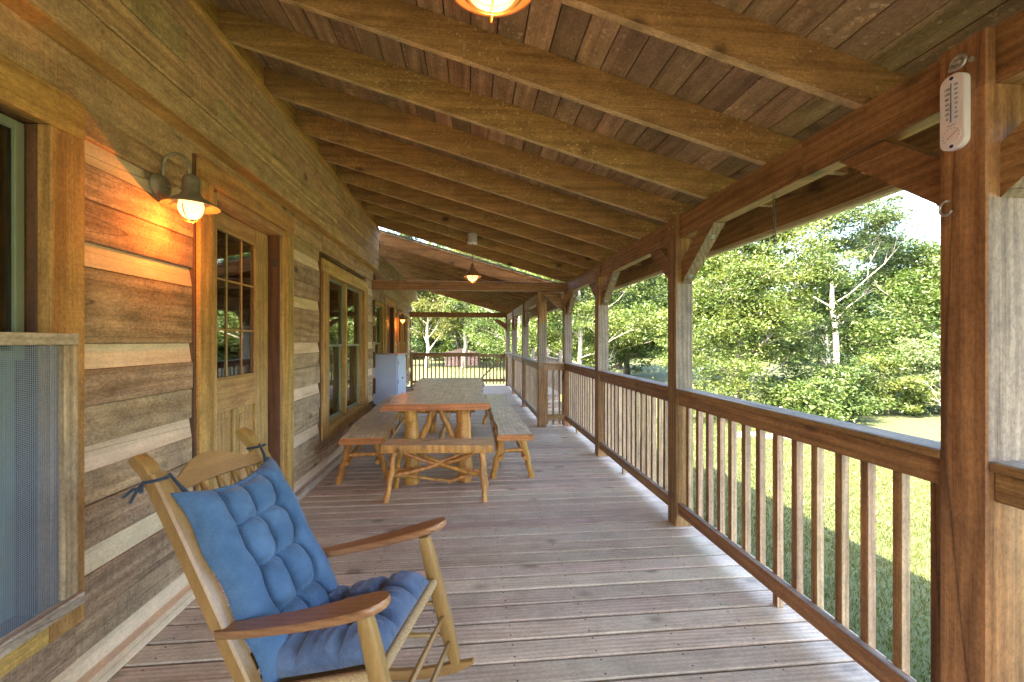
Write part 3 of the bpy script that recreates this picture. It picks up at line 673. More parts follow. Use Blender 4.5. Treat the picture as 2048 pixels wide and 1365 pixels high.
# ------------------------------------------------------------------ steps beyond the railing
st = thing('wooden_steps', 'weathered wooden steps climbing to a landing beyond the inward step of the railing', 'steps', (1.42, 12.1, 0))
for i in range(8):
    for j in range(2): box('tread', (0, -.29 * i - .28 + j * .142, -.18 * i - .04), (1.05, -.29 * i - .145 + j * .142, -.18 * i), GREY['X'], st)
    if i < 7: box('riser', (0, -.29 * i - .275, -.18 * (i + 1)), (1.05, -.29 * i - .25, -.18 * i - .041), GREY['X'], st)
for j in range(15): box('landing_board', (0, .01 + j * .143, -.04), (1.3, .145 + j * .143, 0), GREY['X'], st)
for x_, y_, z0, h in ((1.08, -.05, -.04, 1.16), (1.08, 2.1, -.04, 1.16), (.62, 2.1, -.04, 1.16), (1.08, -2.2, GZ, 1.3)):
    box('newel', (x_, y_, z0), (x_ + .10, y_ + .10, z0 + h), GREY['Z'], st)
    MB().lathe([(.0, h + .10 + z0), (.03, h + .09 + z0), (.048, h + .055 + z0), (.03, h + .022 + z0), (.055, h + .012 + z0), (.055, h + z0)], (x_ + .05, y_ + .05, 0), 14).build('newel_cap', GREY['Z'], st, True)
box('handrail', (1.10, .052, .92), (1.16, 2.098, .96), GREY['Y'], st); box('handrail', (.722, 2.12, .92), (1.078, 2.18, .96), GREY['X'], st)
for j in range(12): box('baluster', (1.11, .2 + j * .15, 0), (1.148, .238 + j * .15, .919), GREY['Z'], st)
for j in range(3): box('baluster', (.76 + j * .11, 2.13, 0), (.798 + j * .11, 2.168, .919), GREY['Z'], st)

# ------------------------------------------------------------------ lamps
def wire_guard(c, r_, z0, z1, parent, mat, n=4, wr=.0022):
    for k in range(n):
        a = math.pi * k / n; pts = []
        for i in range(17):
            q = math.pi * i / 16; pts.append((c[0] + math.cos(q) * r_ * math.cos(a), c[1] + math.cos(q) * r_ * math.sin(a), z1 - math.sin(q) * (z1 - z0)))
        MB().tube(pts, wr, 6).build('guard_wire', mat, parent, True)
def globe(c, r_, h, parent, mat):
    MB().lathe([(.001, c[2] - h)] + [(r_ * math.sin(q), c[2] - h * math.cos(q)) for q in np.linspace(.15, 1.57, 10)] + [(r_ * .9, c[2] + .03), (r_ * .6, c[2] + .05)], (c[0], c[1], 0), 24).build('globe', mat, parent, True)
def bulb(parent, loc, watts, col=(1.0, .24, .028)):
    d = bpy.data.lights.new('bulb', 'POINT'); d.energy = watts; d.color = col; d.shadow_soft_size = .004
    o = bpy.data.objects.new('bulb', d); COL.objects.link(o); o.parent = parent; o.location = loc
def sconce(label, x, y, z, light=True, sc=1.0, proj_=.155):
    t = thing('wall_lamp', label, 'lamp', (x, y, z)); q = proj_
    MB().lathe([(.0, .034), (.045, .032), (.062, .018), (.066, 0)], (0, 0, .0), 24, axis='X').build('back_plate', BRONZE, t, True)
    pts = [(.02, 0, .02)] + [(.02 + (q - .03) * .5 - math.cos(a) * (q - .03) * .5, 0, .11 + math.sin(a) * .062) for a in np.linspace(0, math.pi, 15)] + [(q - .01, 0, .05)]
    MB().tube(pts, .0085, 10).build('gooseneck', BRONZE, t, True)
    MB().tube([(.03, 0, .0), (q - .02, 0, -.005)], .006, 8).build('arm', BRONZE, t, True)
    MB().lathe([(.0, .062), (.02, .06), (.034, .05), (.040, .03), (.038, .008), (.040, .006), (.040, -.03), (.046, -.036), (.052, -.050), (.128, -.098), (.130, -.104), (.126, -.103), (.05, -.056)], (q, 0, 0), 36).build('shade', [BRONZE], t, True)
    globe((q, 0, -.105), .058, .062, t, GLOBE)
    wire_guard((q, 0), .068, -.182, -.105, t, BRONZE2, 2, .0026)
    bulb(t, (q, 0, -.215), .46)
    return t
sconce('lit goose-neck wall lamp between the near window and the door', XW + .002, 2.40, 2.27)
sconce('small lit wall lamp on the far set-back wall above the white cabinet', XV + .03, 11.62, 2.13)
def pendant(label, x, y, zc, zb):
    t = thing('pendant_lamp', label, 'lamp', (x, y, zb))
    H_ = zc - zb
    MB().lathe([(.0, H_ + .03), (.062, H_ + .03), (.062, H_ - .09), (.07, H_ - .095), (.07, H_ - .105), (0, H_ - .105)], (0, 0, 0), 24).build('canopy', WPLAST if y > 5 else BRONZE, t, True)
    MB().tube([(0, 0, H_ - .1), (0, 0, .24)], .008, 8).build('stem', BRONZE, t, True)
    MB().lathe([(0, .26), (.022, .255), (.026, .20), (.034, .185), (.046, .165), (.066, .15), (.118, .088), (.122, .081), (.116, .084), (.06, .135), (.03, .15)], (0, 0, 0), 36).build('shade', BRONZE2, t, True)
    globe((0, 0, .105), .078, .086, t, GLOBEN); wire_guard((0, 0), .09, .0, .10, t, BRONZE2, 2, .0032)
    bulb(t, (0, 0, -.045), .17, (1.0, .38, .09))
    MB().tube([(.09 * math.cos(a), .09 * math.sin(a), .098) for a in np.linspace(0, 2 * math.pi, 25)], .003, 6).build('guard_ring', BRONZE2, t, True)
pendant('glowing pendant lamp cut by the top edge of the picture', .056, 1.10, rb1(.056) - .032, 2.302)
pendant('small glowing pendant lamp hanging over the log table', .034, 5.90, rb1(.034) - .032, 2.262)

# ------------------------------------------------------------------ thermometer, hook, eye bolt, chains
def text(s_, size, parent, name, mat, pos, rot):
    c = bpy.data.curves.new('t', 'FONT'); c.body = s_; c.size = size; c.align_x = 'CENTER'; c.align_y = 'CENTER'; c.extrude = .0004
    tmp = bpy.data.objects.new('t', c); me = bpy.data.meshes.new_from_object(tmp); bpy.data.objects.remove(tmp); bpy.data.curves.remove(c)
    me.materials.append(mat); o = bpy.data.objects.new(name, me); COL.objects.link(o); o.parent = parent; o.location = pos; o.rotation_euler = rot; return o
# face looks towards -X; local x = along -Y (reader's right), local y = up
th = thing('thermometer', 'white plastic outdoor thermometer with dial on the nearest post', 'thermometer', (1.6195, 1.292, 2.232)); th.rotation_euler = (R(90), 0, R(-90))
def rrect(w_, h_, r_, n=8):
    p = []
    for cx_, cy_, a0 in ((w_ - r_, h_ - r_, 0), (-w_ + r_, h_ - r_, 90), (-w_ + r_, -h_ + r_, 180), (w_ - r_, -h_ + r_, 270)):
        for i in range(n + 1): a = R(a0 + 90 * i / n); p.append((cx_ + r_ * math.cos(a), cy_ + r_ * math.sin(a)))
    return p
MB().prism(rrect(.037, .124, .030), 'Z', .0, .022).build('case', WPLAST, th)
MB().prism(rrect(.034, .121, .028), 'Z', .0221, .0235).build('face_plate', PLASTS, th)
MB().prism(rrect(.027, .070, .024), 'Z', .0236, .0241).build('scale_recess', WPLAST, th, loc=(0, .036, 0))
MB().tube([(0, -.034, .026), (0, .095, .026)], .0016, 8).build('tube', LATCH, th); MB().tube([(0, -.034, .0265), (0, .03, .0265)], .0018, 8).build('tube_fluid', plain('blue_grey_fluid', (.12, .12, .25), .4), th)
for i, s_ in enumerate(['120', '100', '80', '60', '40', '20', '0']): text(s_, .0115, th, 'numeral', INK, (-.0135, .080 - i * .0165, .0242), (0, 0, 0))
for i, s_ in enumerate(['50', '40', '30', '20', '10', '0', '10', '20']): text(s_, .0105, th, 'numeral', INK, (.0135, .086 - i * .0155, .0242), (0, 0, 0))
MB().prism([(-.012, -.0445), (.012, -.0445), (.012, -.0432), (-.012, -.0432)], 'Z', .0236, .0242).build('maker_line', INK, th)
MB().lathe([(0, .0250), (.028, .0250), (.030, .0236)], (0, -.078, 0), 32).build('dial', PLASTS, th)
for i in range(11):
    a = R(220 - i * 26); MB().tube([(.022 * math.cos(a), -.078 + .022 * math.sin(a), .0252), (.026 * math.cos(a), -.078 + .026 * math.sin(a), .0252)], .0007, 4).build('dial_tick', INK, th)
MB().tube([(-.012, -.087, .0262), (.018, -.068, .0262)], .0009, 6).build('needle', REDINK, th)
for y_ in (.112, -.114): MB().lathe([(0, .026), (.005, .026), (.006, .0236)], (0, y_, 0), 10).build('screw', plain('dark_blue_screw', (.02, .03, .12), .4), th)
eb = thing('bolt_washer', 'round steel bolt and washer above the thermometer', 'bolt', (1.6195, 1.289, 2.398))
MB().lathe([(.026, 0), (.026, -.005), (.019, -.008), (.017, -.003), (0, -.003)], (0, 0, 0), 20, axis='X').build('washer', STEEL, eb, True); MB().lathe([(0, -.014), (.010, -.013), (.011, -.002)], (0, 0, 0), 6, axis='X').build('bolt_head', STEEL, eb)
hk = thing('screw_hook', 'pale open screw hook in the nearest post', 'hook', (1.6195, 1.316, 1.925))
MB().tube([(0, 0, .02), (-.012, .0, .018)] + [(-.015 - .0 * i, .02 * math.sin(a), -.006 + .024 * math.cos(a)) for i, a in enumerate(np.linspace(0, 4.2, 14))], .004, 8).build('hook', STEEL, hk, True)
def chain(label, x, y, z, n):
    t = thing('hanging_chain', label, 'chain', (x, y, z))
    MB().tube([(.010 * math.cos(a), 0, -.012 + .010 * math.sin(a)) for a in np.linspace(0, 6.283, 13)], .002, 6).tube([(0, 0, -.004), (0, 0, .004)], .003, 6).build('eye', RUSTY, t, True)
    for i in range(n):
        L = .024; r_ = .0075; pts = []
        for a in np.linspace(0, 2 * math.pi, 17):
            s_ = r_ * math.sin(a); c_ = r_ * math.cos(a) + (L - r_) * (1 if math.cos(a) > 0 else -1)
            pts.append((s_, 0, c_) if i % 2 == 0 else (0, s_, c_))
        MB().tube([(p[0], p[1], p[2] - .040 - i * .041) for p in pts], .0021, 6, cap=False).build('link', RUSTY, t, True)
chain('thin chain hanging from the header beam against the trees', 1.69, 2.26, 2.281, 6)
chain('very short chain under the header beam past the second post', 1.70, 6.05, 2.281, 2)

# ------------------------------------------------------------------ white cabinet
cb = thing('white_cabinet', 'pale blue-white metal cabinet standing against the far set-back wall', 'cabinet', (-1.92, 8.36, 0)); CW, CD, CH = .54, 1.05, 1.21
box('body', (0, 0, .04), (CW, CD, CH - .03), WHITEM, cb, .006); box('top', (-.01, -.015, CH - .029), (CW + .03, CD + .015, CH), WHITEM, cb, .006)
box('door', (CW + .001, .03, .08), (CW + .022, CD / 2 - .004, CH - .06), WHITEM, cb, .004); box('door', (CW + .001, CD / 2 + .004, .08), (CW + .022, CD - .03, CH - .06), WHITEM, cb, .004)
for z in (.25, .66, 1.02): box('hinge', (CW + .022, .02, z), (CW + .030, .055, z + .07), LATCH, cb)
for z in (.40, .72): box('latch', (CW + .022, CD / 2 - .06, z), (CW + .045, CD / 2 + .05, z + .03), LATCH, cb)
for x_ in (.03, CW - .07):
    for y_ in (.03, CD - .07): box('foot', (x_, y_, .001), (x_ + .04, y_ + .04, .0395), LATCH, cb)

# ------------------------------------------------------------------ log furniture
def live_slab(name, parent, L, W, T, axis, mat, amp=.03, seed=0, end=ENDG, flare=.02, z=0):
    """plank with wavy bark edges; long axis X or Y, centred, top at z"""
    rr = random.Random(seed); n = 30; ph = [rr.uniform(0, 6) for _ in range(8)]
    def edge(t, s_): return W / 2 + amp * (.6 * math.sin(t * 5.1 + ph[s_]) + .35 * math.sin(t * 13.7 + ph[s_ + 2]) + .2 * math.sin(t * 31 + ph[s_ + 4]))
    mb = MB(); R_ = []
    for i in range(n + 1):
        t = i / n; l = (t - .5) * L; a, b = edge(t, 0), edge(t, 1); row = []
        for (w_, zz_) in ((-a, 0), (-a - flare * .8, -T * .55), (-a - flare * .3, -T), (b + flare * .3, -T), (b + flare * .8, -T * .55), (b, 0)):
            row.append(len(mb.v)); mb.v.append((l, w_, z + zz_) if axis == 'X' else (-w_, l, z + zz_))
        R_.append(row)
    for i in range(n):
        for k in range(6):
            j = (k + 1) % 6; mb.face((R_[i][k], R_[i + 1][k], R_[i + 1][j], R_[i][j]), 2 if k in (0, 1, 3, 4) else 0)
    mb.face(R_[0], 1); mb.face(R_[-1][::-1], 1)
    return mb.build(name, [mat, end, LOGLEG], parent)
def logpole(name, parent, pts, r0, r1=None, n=10, seed=0, mat=LOGLEG):
    r1 = r0 if r1 is None else r1; rr = random.Random(seed); P = []; RR = []
    pts = [Vector(p) for p in pts]; m = 9
    for i in range(m + 1):
        t = i / m
        if len(pts) == 2: p = pts[0].lerp(pts[1], t)
        else: p = pts[0] * (1 - t) ** 2 + pts[1] * 2 * t * (1 - t) + pts[2] * t * t
        k = r0 * .22 if 0 < i < m else 0
        P.append(p + Vector((rr.uniform(-k, k), rr.uniform(-k, k), rr.uniform(-k, k)))); RR.append((r0 + (r1 - r0) * t) * rr.uniform(.9, 1.1))
    o = MB().tube(P, RR, n, jitter=.05, seed=seed).build(name, mat, parent, True); smooth_by_angle(o, 50); return o
def long_bench(label, x, y0, y1, W, seed, ztop=.505, sup=1.0):
    L = y1 - y0; t = thing('log_bench', label, 'bench', (x, (y0 + y1) / 2, 0), group='benches round the log table')
    live_slab('seat', t, L, W, .065, 'Y', SLABY, .028, seed, z=ztop)
    zt = ztop - .062
    for s_ in (-1, 1):
        yt = s_ * (L / 2 - .16); yb = s_ * (L / 2 - .20)
        for q in (-1, 1):
            logpole('leg', t, [(q * W * .33, yt, zt), (q * W * .62, yb, .0)], .036, .033, seed=seed * 10 + q + s_ * 3)
        logpole('stretcher', t, [(-W * .44, yt - s_ * .01, .30), (W * .44, yt - s_ * .01, .30)], .022, seed=seed + 5 + s_)
        for q in (-1, 1): logpole('knee_branch', t, [(q * W * .38, yt + s_ * .06, .23), (q * W * .30, yt - s_ * .25, .26), (q * W * .16, yt - s_ * .60, zt)], .024, .02, seed=seed + 20 + q + s_ * 2)
    for q in (-1, 1):
        logpole('side_pole', t, [(q * W * .42, -L / 2 + .22, .245), (q * W * .38, 0, .27), (q * W * .42, L / 2 - .22, .245)], .022, seed=seed + 31 + q)
        for f_ in (-.2, .2): logpole('post', t, [(q * W * .40, f_ * L * .6, .25), (q * W * .36, f_ * L * .72, zt)], .02, seed=seed + 41 + q)
    return t
long_bench('long live-edge bench between the table and the railing', .455, 4.44, 7.84, .335, 3)
lb = long_bench('long live-edge bench between the table and the house wall', -1.165, 4.42, 7.80, .40, 8); lb.rotation_euler.z = R(2.6)
nb = thing('log_bench', 'short bench across the near end of the log table', 'bench', (-.288, 4.19, 0), group='benches round the log table')
mb = MB(); live_slab('seat', nb, 1.04, .285, .072, 'X', SLABX, .006, 12, flare=.004, z=.505); nb.rotation_euler.z = R(-4)
for sx in (-1, 1):
    for sy in (-1, 1): logpole('leg', nb, [(sx * .40, sy * .10, .436), (sx * .44 + (sx < 0) * -.02, sy * .20, 0)], .029, .026, seed=50 + sx * 3 + sy)
    logpole('stretcher', nb, [(sx * .43, -.17, .22), (sx * .43, .17, .22)], .02, seed=60 + sx)
for q, (a, b) in enumerate((((-.42, -.10, .215), (.30, .08, .42)), ((.42, -.10, .215), (-.30, .08, .43)), ((-.42, .10, .2), (.33, -.06, .41)), ((.42, .09, .19), (-.33, -.05, .42)))):
    c = ((a[0] + b[0]) / 2, (a[1] + b[1]) / 2, .25 - .01 * q); logpole('twisted_branch', nb, [a, c, b], .021, .017, seed=70 + q)
for q, (a, b) in enumerate((((-.42, .0, .19), (.10, .03, .12)), ((.08, .03, .11), (.33, .02, .20)))): logpole('twisted_branch', nb, [a, b], .018, .014, seed=80 + q)

tb = thing('log_table', 'long live-edge plank table on thick peeled log legs', 'table', (-.345, 5.93, 0))
def tabletop():
    n = 44; L = 3.08; mb = MB(); T = .066; rows = []; rr = random.Random(5); z = .84
    for i in range(n + 1):
        t = i / n; l = (t - .5) * L
        a = .50 + .020 * math.sin(t * 9) - .10 * math.exp(-((t - .42) / .10) ** 2) - .02 * math.sin(t * 23) + rr.uniform(-.006, .006) - .05 * t
        b = .505 + .022 * math.sin(t * 8 + 2) + .014 * math.sin(t * 27 + 1) + rr.uniform(-.01, .01) + .02 * t
        row = []
        for w_, q in ((-a, 0), (-a - .035, -.045), (-a - .045, -T), (b - .02, -T), (b + .012, -.04), (b, 0)): row.append(len(mb.v)); mb.v.append((w_, l, z + q))
        rows.append(row)
    for i in range(n):
        for k in range(6):
            j = (k + 1) % 6; mb.face((rows[i][j], rows[i + 1][j], rows[i + 1][k], rows[i][k]), {0: 2, 1: 2, 3: 3, 4: 3}.get(k, 0))
    mb.face(rows[0][::-1], 1); mb.face(rows[-1], 1)
    mb.build('tabletop', [SLABY, ENDG, LOGLEG, GREY['Y']], tb)
tabletop()
for s_ in (-1, 1):
    y_ = -1.37 if s_ < 0 else 1.12
    for x_ in (-.255, .285):
        logpole('leg', tb, [(x_, y_, 0), (x_ - .01, y_, .775)], .080, .074, 16, seed=90 + s_ + int(x_ * 10))
        logpole('knee_brace', tb, [(x_ * .8, y_ + .01, .36), (x_ * .45, y_ + .02, .52), (x_ * .12, y_ + .0, .772)], .036, .03, 12, seed=100 + s_)
    logpole('stretcher', tb, [(-.25, y_ + .01, .335), (.28, y_ + .01, .335)], .028, seed=110 + s_)
    logpole('bearer', tb, [(-.40, y_ + .08, .742), (.40, y_ + .08, .742)], .032, seed=113 + s_)
logpole('long_stretcher', tb, [(0.01, -1.37, .335), (0.01, 1.12, .335)], .034, seed=115)

# ------------------------------------------------------------------ rocking chair (local x = forward, measured in its rocked-back pose)
rc = thing('rocking_chair', 'golden oak rocking chair with blue tufted cushions in the foreground', 'chair', (-.395, 1.665, 0), -.245)
def Wd(x): return (.56 + .08 * (x - .5)) / 2
pd = Vector((.413, 0, -.727)).normalized()              # down the back posts
pn = Vector((.727, 0, .413)).normalized()               # forward from the back
PT = Vector((-.686, 0, 1.083))
def bp_(s_, y, n_=0): p = PT + pd * s_ + pn * n_; return Vector((p.x, y, p.z))
def sweep(path, prof, closed=False):
    """profile corners (u, v) along each path frame (point, udir, vdir, su, sv)"""
    mb = MB(); n = len(prof)
    for p, u, v_, su, sv in path:
        for a, b in prof: mb.v.append(tuple(Vector(p) + Vector(u) * a * su + Vector(v_) * b * sv))
    L = len(path)
    for i in range(L - 1):
        for k in range(n): j = (k + 1) % n; mb.face((i * n + k, i * n + j, (i + 1) * n + j, (i + 1) * n + k))
    mb.face(list(range(n))[::-1]); mb.face([(L - 1) * n + k for k in range(n)]); return mb
OCT = [(-1, -.72), (-.72, -1), (.72, -1), (1, -.72), (1, .72), (.72, 1), (-.72, 1), (-1, .72)]
Yv = Vector((0, 1, 0))
for sg in (-1, 1):
    path = []
    for s_, n_, su, sv in ((-.004, -.030, .014, .021), (.004, -.030, .019, .024), (.03, -.021, .024, .025), (.055, -.012, .0235, .025), (.072, -.010, .022, .025), (.080, -.009, .021, .025), (.083, -.003, .026, .026), (.11, -.002, .028, .026), (.3, 0, .028, .0255), (.7, 0, .028, .0255), (.95, 0, .027, .025), (1.10, -.002, .022, .02)):
        x_ = (PT + pd * s_).x; path.append((bp_(s_, sg * Wd(x_), n_ + .0), pn, Yv, su, sv))
    o = sweep(path, OCT).build('back_post', OAK['Z'], rc); smooth_by_angle(o, 35)
# crest rail with a hump
mb = MB(); n = 24
for i in range(n + 1):
    u = i / n * 2 - 1; y = u * .225; hump = .052 * math.exp(-(u * 1.9) ** 2) - .020 * math.exp(-((abs(u) - .72) / .22) ** 2)
    st_ = .105 - hump; sb = .178 - .018 * (1 - u * u); bow = -.022 * (1 - u * u)
    for s_, n_ in ((st_, bow - .009), (st_, bow + .009), (sb, bow + .011), (sb, bow - .011)): mb.v.append(tuple(bp_(s_, y, n_)))
for i in range(n):
    for k in range(4): j = (k + 1) % 4; mb.face((i * 4 + k, (i + 1) * 4 + k, (i + 1) * 4 + j, i * 4 + j))
o = mb.build('crest_rail', OAK['Y'], rc); smooth_by_angle(o, 40)
o = sweep([(bp_(.80, -.235), pn, pd, .011, .028), (bp_(.80, .235), pn, pd, .011, .028)], OCT).build('lower_back_rail', OAK['Y'], rc)
for i in range(5):
    y = -.15 + i * .075; sp = []
    prof = [(0, .007), (.04, .013), (.09, .008), (.12, .015), (.28, .012), (.45, .009), (.6, .007)]
    MB().tube([bp_(.16 + a * 1.06, y * (1 - .1 * a), -.012) for a, _ in prof], [r_ for _, r_ in prof], 10).build('spindle', OAK['Z'], rc, True)
# front legs
lt, lbm = Vector((.142, 0, .618)), Vector((.281, 0, .085)); ld = (lbm - lt).normalized(); ln = Vector((-ld.z, 0, ld.x))
if ln.x < 0: ln = -ln
def fl(t, sg, n_=0, dy=0): p = lt.lerp(lbm, t) + ln * n_; return Vector((p.x, sg * Wd(p.x) + dy, p.z))
for sg in (-1, 1):
    o = sweep([(fl(t, sg), ln, Yv, su, sv) for t, su, sv in ((-.02, .021, .016), (.06, .026, .018), (.2, .028, .019), (.75, .028, .019), (.9, .024, .018), (1.0, .016, .015))], OCT).build('front_leg', OAK['Z'], rc); smooth_by_angle(o, 35)
# arms
A0, A1 = Vector((-.385, 0, .527)), Vector((.225, 0, .702)); ad = (A1 - A0).normalized(); an = Vector((-ad.z, 0, ad.x))
for sg in (-1, 1):
    path = []
    for t, hw, th_, off in ((0, .012, .010, 0), (.015, .022, .011, 0), (.05, .030, .0125, 0), (.25, .038, .013, .002), (.55, .048, .013, .004), (.78, .057, .013, .004), (.88, .056, .013, .004), (.94, .048, .0128, .004), (.975, .034, .0122, .004), (.993, .019, .0115, .003), (1, .006, .009, .002)):
        p = A0.lerp(A1, t); p = p + an * (.012 * math.sin(t * math.pi) * -1 - .013); path.append((Vector((p.x, sg * (Wd(p.x) + off + .012), p.z)), Yv, an, hw, th_))
    o = sweep(path, [(-1, -.55), (-.9, -1), (.9, -1), (1, -.55), (1, .55), (.9, 1), (-.9, 1), (-1, .55)]).build('arm', ARMW, rc); smooth_by_angle(o, 35)
# seat: cord-wrapped rails and woven deck
SF, SB = Vector((.183, 0, .442)), Vector((-.235, 0, .318))
def cordrail(name, a, b, r_):
    d = (b - a); L = d.length; n = int(L / .0032); P = []; RR = []
    for i in range(n + 1): P.append(a + d * (i / n)); RR.append(r_ + (.0016 if i % 2 else -.0006))
    MB().tube(P, RR, 12).build(name, RUSH, rc, True)
yf, yb = Wd(SF.x) - .008, Wd(SB.x) - .005
cordrail('seat_rail', Vector((SF.x, -yf, SF.z)), Vector((SF.x, yf, SF.z)), .019); cordrail('seat_rail', Vector((SB.x, -yb, SB.z)), Vector((SB.x, yb, SB.z)), .017)
for sg in (-1, 1): cordrail('seat_rail', Vector((SB.x, sg * yb, SB.z)), Vector((SF.x, sg * yf, SF.z)), .018)
mb = MB(); sdv = (SF - SB).normalized(); snv = Vector((-sdv.z, 0, sdv.x)); ns = 90
for i in range(ns + 1):
    t = i / ns; p = SB.lerp(SF, t); y = yb + (yf - yb) * t; zz_ = .0012 * (1 if i % 2 else -1)
    for q in (-1, 1): mb.v.append((p.x + snv.x * (.004 + zz_), q * y, p.z + snv.z * (.004 + zz_)))
for i in range(ns): mb.face((2 * i, 2 * i + 2, 2 * i + 3, 2 * i + 1))
mb.build('woven_seat', RUSH, rc)
# rungs
for t, r_ in ((.60, .0105), (.80, .0105)): MB().tube([fl(t, -1), fl(t, -.5), fl(t, 0), fl(t, .5), fl(t, 1)], [r_ * .8, r_, r_ * 1.1, r_, r_ * .8], 12).build('rung', OAK['Y'], rc, True)
for sg in (-1, 1):
    for t, s_ in ((.50, .93), (.76, 1.04)):
        a = fl(t, sg); x_ = (PT + pd * s_).x; b = bp_(s_, sg * Wd(x_)); MB().tube([a, a.lerp(b, .5), b], [.009, .0115, .009], 12).build('rung', OAK['X'], rc, True)
a = bp_(1.0, 0); MB().tube([(a.x, -Wd(a.x), a.z), (a.x, Wd(a.x), a.z)], .010, 12).build('rung', OAK['Y'], rc, True)
# rockers
xc, RR_ = -.065, .98
for sg in (-1, 1):
    path = []
    for i in range(25):
        t = i / 24; x_ = -.62 + t * .975; zb = (x_ - xc) ** 2 / (2 * RR_); hh = .021 * min(1, .35 + 8 * min(t, 1 - t)); sl = (x_ - xc) / RR_
        nn = Vector((-sl, 0, 1)).normalized(); path.append((Vector((x_, sg * Wd(x_), zb + .022)), nn, Yv, hh, .014))
    o = sweep(path, OCT).build('rocker', OAK['X'], rc); smooth_by_angle(o, 35)
# cushions
def cushion(name, fn, nu, nv, mat, parent):
    """closed pad: fn(u, v, side) -> point, u and v in -1..1"""
    mb = MB()
    for side in (1, -1):
        for j in range(nv + 1):
            for i in range(nu + 1): mb.v.append(tuple(fn(i / nu * 2 - 1, j / nv * 2 - 1, side)))
    N = (nu + 1) * (nv + 1)
    for j in range(nv):
        for i in range(nu):
            a = j * (nu + 1) + i; q = (a, a + 1, a + nu + 2, a + nu + 1); mb.face(q); mb.face([N + k for k in q[::-1]])
    rim = [i for i in range(nu + 1)] + [j * (nu + 1) + nu for j in range(1, nv + 1)] + [nv * (nu + 1) + i for i in range(nu - 1, -1, -1)] + [j * (nu + 1) for j in range(nv - 1, 0, -1)]
    for k in range(len(rim)): a, b = rim[k], rim[(k + 1) % len(rim)]; mb.face((b, a, N + a, N + b))
    return mb.build(name, mat, parent, True)
def groove(x, c, w_): return math.exp(-((x - c) / w_) ** 2)
def back_fn(u, v, side):
    # v = -1 bottom, +1 top
    top = .165; bot = .905
    s_ = bot + (top - bot) * (v + 1) / 2
    sag = .055 * (1 - u * u) * max(0, v) ** 3
    s_ += sag
    hw = .222 + .010 * v * v * (abs(u) > .5) - .006 * math.cos(v * 9)
    edge = (max(0, 1 - abs(u) ** 6) ** .5) * (max(0, 1 - abs(v) ** 8) ** .5)
    vr = (v + 1) / 2 * 4.25 - .10; cv = (vr % 1) * 2 - 1
    sc = .06 * (1 - cv * cv)
    L_, C_, R_ = -.50 - sc + .03, .01 + .03 * math.sin(vr * 3.1), .52 + sc - .03
    if u < L_: cu = (u + 1) / (L_ + 1) * 2 - 1; cell = max(0, 1 - max(0, cu) ** 2.4) ** .5; cell *= 1 - .22 * math.exp(-((1 - cu) / .5) ** 2) * cv ** 4
    elif u > R_: cu = (1 - u) / (1 - R_) * 2 - 1; cell = max(0, 1 - max(0, cu) ** 2.4) ** .5; cell *= 1 - .22 * math.exp(-((1 - cu) / .5) ** 2) * cv ** 4
    else:
        lo, hi = (L_, C_) if u < C_ else (C_, R_); cu = (u - lo) / (hi - lo) * 2 - 1
        cell = (max(0, 1 - abs(cu) ** 2.3) * max(0, 1 - .92 * abs(cv) ** 3.2)) ** .5
    h = (.022 + .060 * cell) * edge
    wr = (.0022 * math.sin(u * 17 + v * 9) * math.sin(v * 23 - u * 5) + .0012 * math.sin(u * 61 + 3 * math.sin(v * 13)) * abs(cv) ** 2) * edge
    p = bp_(s_, u * hw, .030 + (h + wr if side > 0 else -.012 * edge))
    return p
cushion('back_cushion', back_fn, 120, 140, DENIM, rc)
SM = (SF + SB) / 2
def seat_fn(u, v, side):
    # u across, v = -1 back .. +1 front
    t = (v + 1) / 2; l = -.03 + t * .465; p = SB + sdv * l
    r_ = max(abs(u), abs(v)); k_ = 1 - .05 * (abs(u * v)) ** 3
    hw = (.215 + .022 * t) * k_
    edge = (max(0, 1 - abs(u) ** 6) ** .5) * (max(0, 1 - abs(v) ** 6) ** .5)
    h = .100 * edge * (.86 + .14 * max(abs(u), abs(v)))
    g = 0
    for c in (-.36, .36): g = max(g, .55 * groove(u, c, .075), .55 * groove(v, c, .075))
    for a in (-.36, .36):
        for b in (-.36, .36): g = max(g, .85 * math.exp(-((u - a) / .15) ** 2 - ((v - b) / .15) ** 2))
    # gathers that run from the tufts to the seams
    gather = .0035 * (math.sin(u * 34 + 2 * math.sin(v * 5)) * groove(abs(v), .80, .28) + math.sin(v * 31 + 2 * math.sin(u * 4)) * groove(abs(u), .80, .28)) * edge
    h = h * (1 - g * .75) + gather
    base = .020
    q = p + snv * (base + (h if side > 0 else -.0)); return Vector((q.x, u * hw, q.z))
cushion('seat_cushion', seat_fn, 90, 90, DENIM2, rc)
# ties
def tie(sg):
    y = sg * (Wd(-.62) + .0)
    s0 = .10
    loop = []
    for a in np.linspace(0, 2 * math.pi, 17): loop.append(bp_(s0 + .012 * math.sin(a), y + .034 * math.cos(a), .034 * math.sin(a)))
    MB().tube(loop, .0055, 8).build('tie', TIE, rc, True)
    k = bp_(s0 + .01, y + sg * .036, -.022)
    MB().tube([k + Vector((0, 0, .014)), k + Vector((0, sg * .01, 0)), k + Vector((0, 0, -.014))], [.006, .012, .006], 8).build('tie_knot', TIE, rc, True)
    for e in ((-.02, sg * .045, -.018), (-.012, sg * .03, -.04)):
        MB().tube([k, k + Vector(e) * .5 + Vector((0, 0, .012)), k + Vector(e)], [.005, .006, .0045], 6).build('tie', TIE, rc, True)
    MB().tube([bp_(s0, y - sg * .02, .034), bp_(.155, y - sg * .03, .040), bp_(.185, y - sg * .04, .040)], [.005, .006, .009], 8).build('tie', TIE, rc, True)
tie(-1); tie(1)
